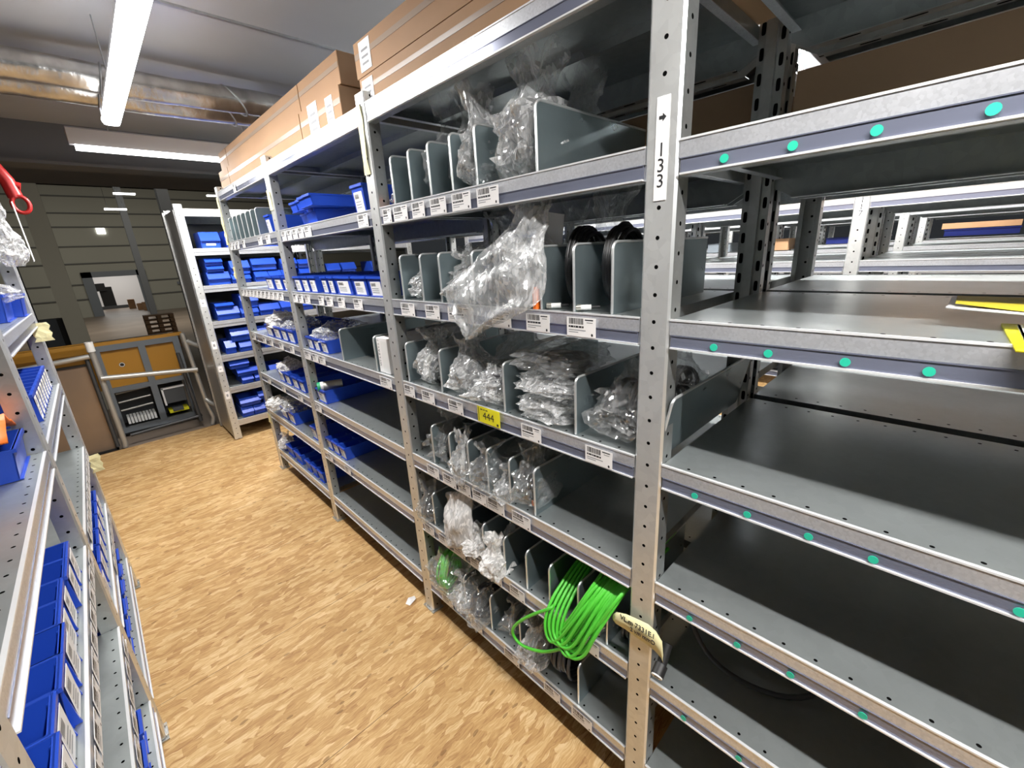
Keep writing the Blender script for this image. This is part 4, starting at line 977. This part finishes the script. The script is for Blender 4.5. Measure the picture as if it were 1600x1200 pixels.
# tape flags on posts (further posts)
def flag(x, y, z, w, h, label, seed=0, rotz=0):
    m = MB(); vs = []
    for i in range(6):
        for j in range(4):
            vs.append((-0.006 - 0.012 * abs(noise.noise(Vector((i * 0.7, j * 0.9, seed)))), (j / 3 - 0.5) * w * (1 - 0.25 * (i % 2)), (i / 5 - 0.5) * h))
    m.add(vs, [(i * 4 + j, i * 4 + j + 1, (i + 1) * 4 + j + 1, (i + 1) * 4 + j) for i in range(5) for j in range(3)], 'tape')
    o = m.build('masking_tape_strip', None, (x, y, z), (0, 0, rotz)); o.modifiers.new('s', 'SOLIDIFY').thickness = 0.001
    tag(o, label, 'tape', 'masking tape strips on the posts'); return o
flag(0, 1.872, 2.48, 0.05, 0.26, 'long torn tape strip near the top of the post left of the cables')
flag(0, 3.215, 2.40, 0.06, 0.12, 'tape scrap high on the post between the two blue-bin bays', 2)
flag(0, 4.56, 2.40, 0.05, 0.34, 'long tape strip high on the farthest right-row post', 3)
flag(0, 4.56, 2.24, 0.09, 0.10, 'crumpled tape scrap at the sixth shelf, farthest right-row post', 4)
flag(0, 4.56, 1.95, 0.05, 0.10, 'tape scrap at eye height on the farthest right-row post', 5)
flag(0, 4.56, 0.55, 0.10, 0.10, 'yellow tape square low on the farthest right-row post', 6)
flag(LX + 0.01, 3.455, 1.72, 0.08, 0.10, 'curled tape scrap on the second left post, eye-level', 7, math.pi / 2 + 0.3)
flag(LX + 0.025, 3.455, 0.92, 0.06, 0.11, 'torn pale tape scrap low on the farther left post', 8, math.pi / 2 + 0.3)

# ------------------------------------------------------------------ cartons on the top decks
ZT = LV[0] + 0.004
def carton(x, y0, y1, z0, h, d, label, stickers=(), tape=True, end=False):
    m = MB(); m.box(x, x + d, y0, y1, z0, z0 + h, 'card')
    o = m.build('cardboard_box'); tag(o, label, 'box', 'long cardboard boxes on the top deck')
    if tape:
        t = MB(); t.box(x - 0.0012, x, y0 + 0.002, y1 - 0.002, z0 + h * 0.52, z0 + h * 0.68, 'card_tape'); t.build('parcel_tape', o)
    if end: e = MB(); e.box(x + 0.002, x + d - 0.002, y0 - 0.0012, y0, z0 + 0.002, z0 + h - 0.002, 'carton_inner'); e.build('end_flap', o)
    for (a, b, c, e_) in stickers:
        s_ = MB(); s_.box(x - 0.0025, x - 0.001, a, b, z0 + c, z0 + e_, 'paper')
        for q in range(3): s_.quad([(x - 0.0028, a + (b - a) * 0.2, z0 + c + (e_ - c) * (0.2 + 0.22 * q)), (x - 0.0028, a + (b - a) * 0.8, z0 + c + (e_ - c) * (0.2 + 0.22 * q)), (x - 0.0028, a + (b - a) * 0.8, z0 + c + (e_ - c) * (0.28 + 0.22 * q)), (x - 0.0028, a + (b - a) * 0.2, z0 + c + (e_ - c) * (0.28 + 0.22 * q))], 'greyink')
        s_.build('shipping_label', o)
    return o
carton(0.04, 2.12, 2.62, ZT, 0.148, 0.6, 'lower cardboard box with shipping labels, right end of the far stack', [(2.20, 2.28, 0.01, 0.13), (2.38, 2.50, 0.0, 0.15)], end=True)
carton(0.04, 2.63, 4.22, ZT, 0.148, 0.6, 'long lower cardboard box in the middle of the far stack')
carton(0.04, 4.23, 4.52, ZT, 0.148, 0.6, 'short lower cardboard box at the left end of the far stack')
carton(0.05, 2.11, 2.60, ZT + 0.151, 0.128, 0.6, 'upper cardboard box at the right end of the far stack', end=True)
carton(0.05, 2.61, 4.20, ZT + 0.151, 0.128, 0.6, 'long upper cardboard box in the middle of the far stack')
carton(0.05, 4.21, 4.44, ZT + 0.151, 0.128, 0.6, 'short upper cardboard box at the left end of the far stack')
carton(0.03, -0.4, 1.90, ZT, 0.102, 0.62, 'lower long cardboard box above the bagged cables', [(1.79, 1.88, 0.0, 0.09)])
carton(0.03, -0.4, 1.915, ZT + 0.105, 0.125, 0.62, 'upper long cardboard box above the bagged cables', [(1.78, 1.87, 0.012, 0.115)])

# ------------------------------------------------------------------ luminaires
def lum(x, y0, y1, label):
    t = thing('strip_lamp', label, 'lamp', (x, (y0 + y1) / 2, LAMP_Z), 0, 'strip lamps over the aisles'); L = (y1 - y0) / 2
    m = MB(); m.box(-0.032, 0.032, -L, L, 0.004, 0.05, 'lamp_body'); m.box(-0.04, 0.04, -L - 0.012, -L, -0.045, 0.05, 'lamp_body'); m.box(-0.04, 0.04, L, L + 0.012, -0.045, 0.05, 'lamp_body'); m.build('lamp_housing', t)
    m = MB(); m.prism([(-0.036, 0.0), (-0.048, -0.016), (-0.045, -0.034), (-0.028, -0.048), (0.028, -0.048), (0.045, -0.034), (0.048, -0.016), (0.036, 0.0)], 'y', -L, L, 'tube'); m.build('lamp_tube', t)
    for s in (-0.6, 0.6): m = MB(); m.cyl((0, s * L, 0.07), (0, s * L, CZ - LAMP_Z), 0.004, 'galv', 6); m.build('hanger', t)
    return t
lum(-0.6, 1.75, 4.17, 'bright strip lamp hanging lengthwise over the aisle')
lum(-0.6, -1.9, 0.2, 'strip lamp over the aisle above the camera, outside the frame')
t = thing('strip_lamp', 'strip lamp hanging crosswise beyond the aisle end, its pale tray visible', 'lamp', (-0.05, 5.06, LAMP_Z), math.pi / 2, 'strip lamps over the aisles')
m = MB(); m.prism([(-0.11, 0.085), (-0.03, -0.012), (0.03, -0.012), (0.11, 0.085), (0.10, 0.095), (-0.10, 0.095)], 'y', -0.76, 0.76, 'tray'); m.build('lamp_tray', t)
m = MB(); m.prism([(-0.024, -0.012), (-0.024, -0.05), (0.024, -0.05), (0.024, -0.012)], 'y', -0.73, 0.73, 'tube2'); m.build('lamp_tube', t)
for s in (-0.5, 0.5): m = MB(); m.cyl((0, s, 0.09), (0, s, 0.4), 0.004, 'galv', 6); m.build('hanger', t)
for i, xx in enumerate((2.07, 4.74, 7.41, 10.08)): lum(xx, -0.8, 3.9, 'strip lamp over the %s aisle to the right' % ['next', 'second', 'third', 'fourth'][i])
for i, (x, y, z) in enumerate(((1.57, 30, 5.83), (1.06, 30, 5.10), (5.5, 30, 5.9))):
    o = MB().box(x - 0.42, x + 0.42, y - 0.15, y + 0.15, z - 0.06, z, 'farlamp').build('hall_lamp'); tag(o, ['upper of the two short hall lamps left of the end rack', 'lower of the two short hall lamps left of the end rack', 'hall lamp beside the top of the farthest right-row post'][i], 'lamp', 'distant hall lamps')
    for q in (-0.3, 0.3): MB().cyl((x + q, y, z), (x + q, y, 12.0), 0.008, 'darkcol', 6).build('hanger', o)
o = MB().box(1.5, 2.2, WY - 0.1, WY, 6.35, 6.95, 'farlamp').build('small_light'); tag(o, 'small square bluish light on the far hall wall', 'lamp')

# ducts
for i, (y, z, r) in enumerate(((4.08, 3.20, 0.085), (4.40, 3.20, 0.085))):
    m = MB(); n = 120; pts = []; radii = []
    for k in range(n + 1):
        x = -5 + 8 * k / n; pts.append((x, y - 0.02 * x, z + 0.006 * math.sin(x * 5)))
        radii.append(r * (1 - 0.035 * (k % 6 == 0)) * (1 + 0.04 * noise.noise(Vector((x * 3, i, 0)))))
    m.tube(pts, r, 'foil', 20, radii=radii)
    o = m.build('foil_air_duct'); tag(o, ['nearer', 'farther'][i] + ' silver foil air duct running under the ceiling', 'duct', 'foil air ducts')
    for q in range(9):
        b = MB(); x = -3.6 + 0.75 * q; tl = 0.08 * math.sin(q * 2.3)
        b.tube([(x + tl * math.sin(a), y - 0.02 * x + (r + 0.004) * math.cos(a), z + (r + 0.004) * math.sin(a)) for a in [k * math.pi / 8 for k in range(16)]], 0.006, 'galv', 5, closed=True); b.build('duct_strap', o)

# red sprinkler valve and pipe at the upper left
t = thing('red_pipe_valve', 'red pipe with a round valve wheel hanging at the upper left edge', 'pipe', (-1.22, 5.2, 2.6))
m = MB(); m.tube([(-0.30, 0.1, 0.80), (-0.16, 0.05, 0.42), (-0.06, 0, 0.26), (0.0, 0, 0.12), (0.015, 0, 0.0)], 0.045, 'red', 14); m.build('pipe', t)
m = MB(); m.cyl((0.0, 0, 0.10), (0.06, 0, 0.08), 0.03, 'red', 12); m.build('branch', t)
m = MB(); m.tube([(0.03 + 0.045 * math.cos(a), -0.03, -0.05 + 0.06 * math.sin(a)) for a in [k * math.pi / 10 for k in range(20)]], 0.014, 'red', 8, closed=True); m.build('valve_wheel', t)
# document bag hanging at the upper left on the left row
bag(LX + 0.02, 3.30, 2.06, 0.10, 0.26, 0.28, 161, 'clear bag with a pale sheet hanging high on the left row', 'film_milky', group='hanging bag')
m = MB(); m.box(0, 0.003, -0.03, 0.03, -0.15, 0.15, 'paper'); o = m.build('paper_strip', None, (LX + 0.075, 3.55, 2.24), (0.15, 0, 0)); tag(o, 'narrow white paper strip hanging beside the clear bag, upper left', 'paper')
bag(LX - 0.10, 3.05, LV[2] + 0.08, 0.22, 0.22, 0.10, 162, 'folded milky bag lying in the wide blue bin, left row', 'film_soft', neck=False, group='hanging bag')

# scraps on the floor
m = MB(); m.add([(0, 0, 0.002), (0.05, 0.01, 0.012), (0.06, 0.045, 0.003), (0.02, 0.05, 0.014), (-0.012, 0.03, 0.004), (0.025, 0.025, 0.02)], [(0, 1, 5), (1, 2, 5), (2, 3, 5), (3, 4, 5), (4, 0, 5)], 'paper')
o = m.build('paper_scrap', None, (-0.075, 1.97, 0)); tag(o, 'crumpled white paper scrap on the floor near the post', 'paper')

# ------------------------------------------------------------------ gate, brown panel and machine at the platform edge
GY = 6.70
t = thing('pallet_gate', 'grey pipe pallet gate at the edge of the board floor', 'gate', (-0.68, GY, 0))
def pipe(pts, r, nm, mat='pipe'):
    m = MB(); m.tube(pts, r, mat, 12); m.build(nm, t)
X0 = -0.44; X1 = 0.46
pipe([(X0, 0, 0.0), (X0 + 0.01, 0, 0.05), (X0, 0, 1.27)], 0.028, 'post'); pipe([(X1, 0, 0.0), (X1 + 0.03, 0, 0.1), (X1, 0, 0.3), (X1 - 0.04, 0, 1.10), (X1 - 0.05, 0, 1.25)], 0.026, 'post')
pipe([(X0 - 0.9, 0.02, 1.07), (X0 - 0.03, 0, 1.13)], 0.028, 'rail'); pipe([(X0, -0.03, 0.87), (X1 + 0.0, -0.03, 0.77)], 0.030, 'rail')
pipe([(X1 - 0.02, 0, 1.14), (X1 + 0.03, -0.05, 1.10), (X1 + 0.09, -0.14, 1.07)], 0.028, 'elbow'); pipe([(X1 + 0.0, 0, 0.36), (X1 + 0.04, -0.05, 0.30), (X1 + 0.08, -0.12, 0.28)], 0.028, 'elbow')
pipe([(X1 - 0.10, 0.10, 0.06), (X1 - 0.14, 0.10, 1.0)], 0.022, 'rear_post', 'darkpipe'); pipe([(X0 + 0.08, 0.1, 0.1), (X1 - 0.1, 0.1, 0.13)], 0.02, 'lower_rail', 'darkpipe'); pipe([(X0 - 0.06, 0.03, 0.02), (X0 - 0.06, 0.03, 1.1)], 0.02, 'rear_post', 'darkpipe')
m = MB(); m.cyl((X0, 0, 1.18), (X0, 0, 1.29), 0.038, 'white_plastic', 14); m.build('collar', t)
m = MB(); m.cyl((X1 + 0.09, -0.14, 1.07), (X1 + 0.093, -0.145, 1.0695), 0.022, 'black', 14); m.cyl((X1 + 0.08, -0.12, 0.28), (X1 + 0.0815, -0.1225, 0.2795), 0.022, 'black', 14); m.build('pipe_opening', t)
t2 = thing('brown_panel', 'brown sheet panel in a dark frame left of the pipe gate', 'panel', (-1.45, GY + 0.06, 0))
m = MB(); m.box(-0.40, 0.255, 0, 0.01, 0.0, 1.02, 'brown_sheet'); m.build('sheet', t2)
m = MB(); m.box(0.255, 0.275, -0.01, 0.02, -0.02, 1.05, 'black'); m.box(-0.4, 0.275, -0.01, 0.02, 1.02, 1.045, 'black'); m.box(-0.4, 0.275, -0.01, 0.02, -0.02, 0.0, 'black'); m.build('frame', t2)
# machine
t3 = thing('conveyor_machine', 'ochre and grey machine cabinet behind the pipe gate', 'machine', (-0.72, 7.22, -0.03))
m = MB(); m.box(-1.2, -0.40, 0.25, 0.27, 0.6, 1.23, 'ochre'); m.box(-0.36, 0.43, 0.02, 0.04, 0.66, 1.20, 'ochre'); m.box(-1.2, 0.5, -0.02, 0.06, 1.20, 1.24, 'ochre'); m.build('ochre_panel', t3)
for a, b in ((-0.40, -0.34), (0.02, 0.09), (0.38, 0.45)):
    m = MB(); m.box(a, b, -0.03, 0.03, 0.06, 1.20, 'machine_grey'); m.build('frame_upright', t3)
for z0, z1 in ((0.06, 0.13), (0.60, 0.66), (1.13, 1.20)):
    m = MB(); m.box(-0.40, 0.45, -0.025, 0.025, z0, z1, 'machine_grey'); m.build('frame_rail', t3)
m = MB(); m.box(-0.42, 0.47, 0.0, 0.6, 0.03, 0.06, 'black'); m.box(-0.36, 0.40, 0.5, 0.52, 0.06, 1.2, 'darkcol'); m.build('dark_interior', t3)
m = MB()
for k in range(9): m.box(-0.30 + 0.034 * k, -0.275 + 0.034 * k, 0.08, 0.30, 0.14, 0.22, 'white_plastic')
m.build('ribbed_hose', t3)
m = MB(); m.box(0.12, 0.36, 0.06, 0.08, 0.30, 0.50, 'darkcol'); m.box(0.12, 0.37, 0.05, 0.09, 0.50, 0.525, 'paper'); m.box(0.115, 0.135, 0.05, 0.09, 0.28, 0.52, 'paper'); m.build('white_bracket', t3)
for z in (0.33, 0.44, 0.56): m = MB(); m.cyl((-0.33, 0.1, z), (0.0, 0.1, z + 0.02), 0.012, 'pipe', 8); m.build('rod', t3)
m = MB(); m.box(0.14, 0.36, 0.10, 0.28, 0.15, 0.19, 'yellow'); m.box(0.18, 0.30, 0.08, 0.2, 0.17, 0.22, 'darkcol'); m.build('cable_tray', t3)
m = MB(); m.cyl((-0.18, 0.016, 0.93), (-0.18, 0.02, 0.93), 0.03, 'black', 16); m.tube([(-0.18 + 0.024 * math.cos(a), 0.014, 0.93 + 0.024 * math.sin(a)) for a in [k * math.pi / 8 for k in range(16)]], 0.004, 'white_plastic', 5, closed=True); m.build('round_badge', t3)

# columns in the hall
def column(x0, x1, y, d, z0, z1, mat, label, lit=None):
    m = MB(); w_ = x1 - x0
    m.box(x0, x1, y, y + 0.06, z0, z1, mat); m.box(x0, x1, y + d - 0.06, y + d, z0, z1, mat); m.box((x0 + x1) / 2 - 0.04, (x0 + x1) / 2 + 0.04, y + 0.06, y + d - 0.06, z0, z1, mat)
    o = m.build('steel_column'); tag(o, label, 'column', 'steel columns of the hall'); return o
column(-1.75, -1.28, 20, 0.5, -2.5, 12, 'column', 'wide pale steel column left of the doorway')
column(3.4, 3.95, 60, 0.5, -2.5, 12, 'darkcol', 'slim dark column right of the far doorway')
column(0.55, 0.75, 12, 0.25, -2.5, 6, 'darkcol', 'dark column just left of the end rack')
column(-2.75, -2.55, 24, 0.25, -2.5, 8, 'darkcol', 'dark slanting-looking column far left behind the left row')
# objects in the hall
t = thing('wooden_pallet_stack', 'stack of wooden pallets on the hall floor beyond the gate', 'pallets', (1.75, 33, -2.5))
for k in range(8):
    m = MB(); m.box(-0.7, 0.7, 0, 0.9, k * 0.26 + 0.17, k * 0.26 + 0.23, 'card')
    for a in (-0.7, -0.1, 0.5): m.box(a, a + 0.2, 0, 0.9, k * 0.26, k * 0.26 + 0.17, 'card')
    m.build('pallet', t)
t = thing('covered_trolley', 'low trolley covered with a white sheet on the hall floor', 'trolley', (-1.6, 30, -2.5))
m = MB(); m.box(-0.6, 0.9, -0.4, 0.4, 0.75, 0.95, 'paper'); m.build('sheet', t)
m = MB()
for a in (-0.5, 0.75): m.box(a, a + 0.08, -0.3, 0.3, 0, 0.75, 'machine_grey')
m.build('frame', t)
t = thing('dark_machine', 'black machine standing in the room behind the far doorway', 'machine', (0.9, 80, -2.5))
m = MB(); m.box(-0.6, 0.7, 0, 1, 0, 2.9, 'black'); m.build('body', t); m = MB(); m.box(-1.3, 0.1, -0.1, 0.6, 2.4, 3.4, 'black'); m.build('head', t); m = MB(); m.box(-1.6, 2.6, -0.3, 0, 0, 0.4, 'darkcol'); m.build('base', t)
for i, (x, y) in enumerate(((3.2, 72), (3.6, 70), (2.6, 76))):
    o = MB().box(x, x + 0.7, y, y + 0.7, -2.5, -1.7 + 0.2 * i, 'card').build('crate'); tag(o, ['wooden crate in the far doorway, middle', 'wooden crate at the right jamb of the far doorway', 'wooden crate deepest inside the far doorway'][i], 'crate', 'crates in the far doorway')
o = MB().box(-3.2, -2.1, 26, 26.6, -2.5, 0.35, 'machine_grey').build('grey_cabinet'); tag(o, 'tall grey cabinet on the hall floor behind the left row', 'cabinet')
o = MB().box(-1.98, -1.45, 22, 22.5, -2.5, 0.6, 'black').build('black_cabinet'); tag(o, 'black cabinet beside the wide pale column', 'cabinet')
m = MB(); m.tube([(-2.6, 20, -0.9), (-2.45, 20, 0.1), (-2.65, 20, 0.9), (-3.0, 20, 1.15), (-3.1, 20, 0.95)], 0.03, 'black', 6); tag(m.build('hanging_hose'), 'thin black curved hose arm in front of the hall wall', 'hose')

# far contents on the right-hand rows
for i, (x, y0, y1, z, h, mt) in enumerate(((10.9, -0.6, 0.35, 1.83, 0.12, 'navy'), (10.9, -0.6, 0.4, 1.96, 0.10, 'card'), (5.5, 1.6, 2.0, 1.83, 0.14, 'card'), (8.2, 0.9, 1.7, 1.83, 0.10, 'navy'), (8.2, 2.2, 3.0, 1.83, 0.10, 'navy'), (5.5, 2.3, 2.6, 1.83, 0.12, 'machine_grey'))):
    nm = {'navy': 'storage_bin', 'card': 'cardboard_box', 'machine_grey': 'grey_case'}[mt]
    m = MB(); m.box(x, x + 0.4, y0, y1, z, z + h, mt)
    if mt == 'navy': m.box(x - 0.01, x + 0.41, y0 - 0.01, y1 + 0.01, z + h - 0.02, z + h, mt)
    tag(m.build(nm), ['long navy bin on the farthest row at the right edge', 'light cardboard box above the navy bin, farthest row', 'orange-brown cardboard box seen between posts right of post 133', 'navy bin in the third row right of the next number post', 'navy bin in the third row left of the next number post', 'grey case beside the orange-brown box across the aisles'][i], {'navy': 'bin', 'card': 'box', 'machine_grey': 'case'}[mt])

for i, (x0, x1, y0, y1) in enumerate(((0.80, 1.36, -0.75, 0.48), (0.80, 1.36, 0.56, 1.35), (2.75, 3.3, -0.7, 0.40))):
    o = MB().box(x0, x1, y0, y1, LV[1] + 0.003, LV[1] + 0.29, 'carton_inner').build('cardboard_box'); tag(o, ['dark brown carton behind the empty bay, upper right', 'dark brown carton behind the back post, upper right', 'dark brown carton on the row across the next aisle'][i], 'box')
for l, v in LABELS.items():
    if len(v) > 1: print('DUPLABEL', len(v), l, v[:3])
print('OBJECTS', len(bpy.data.objects))
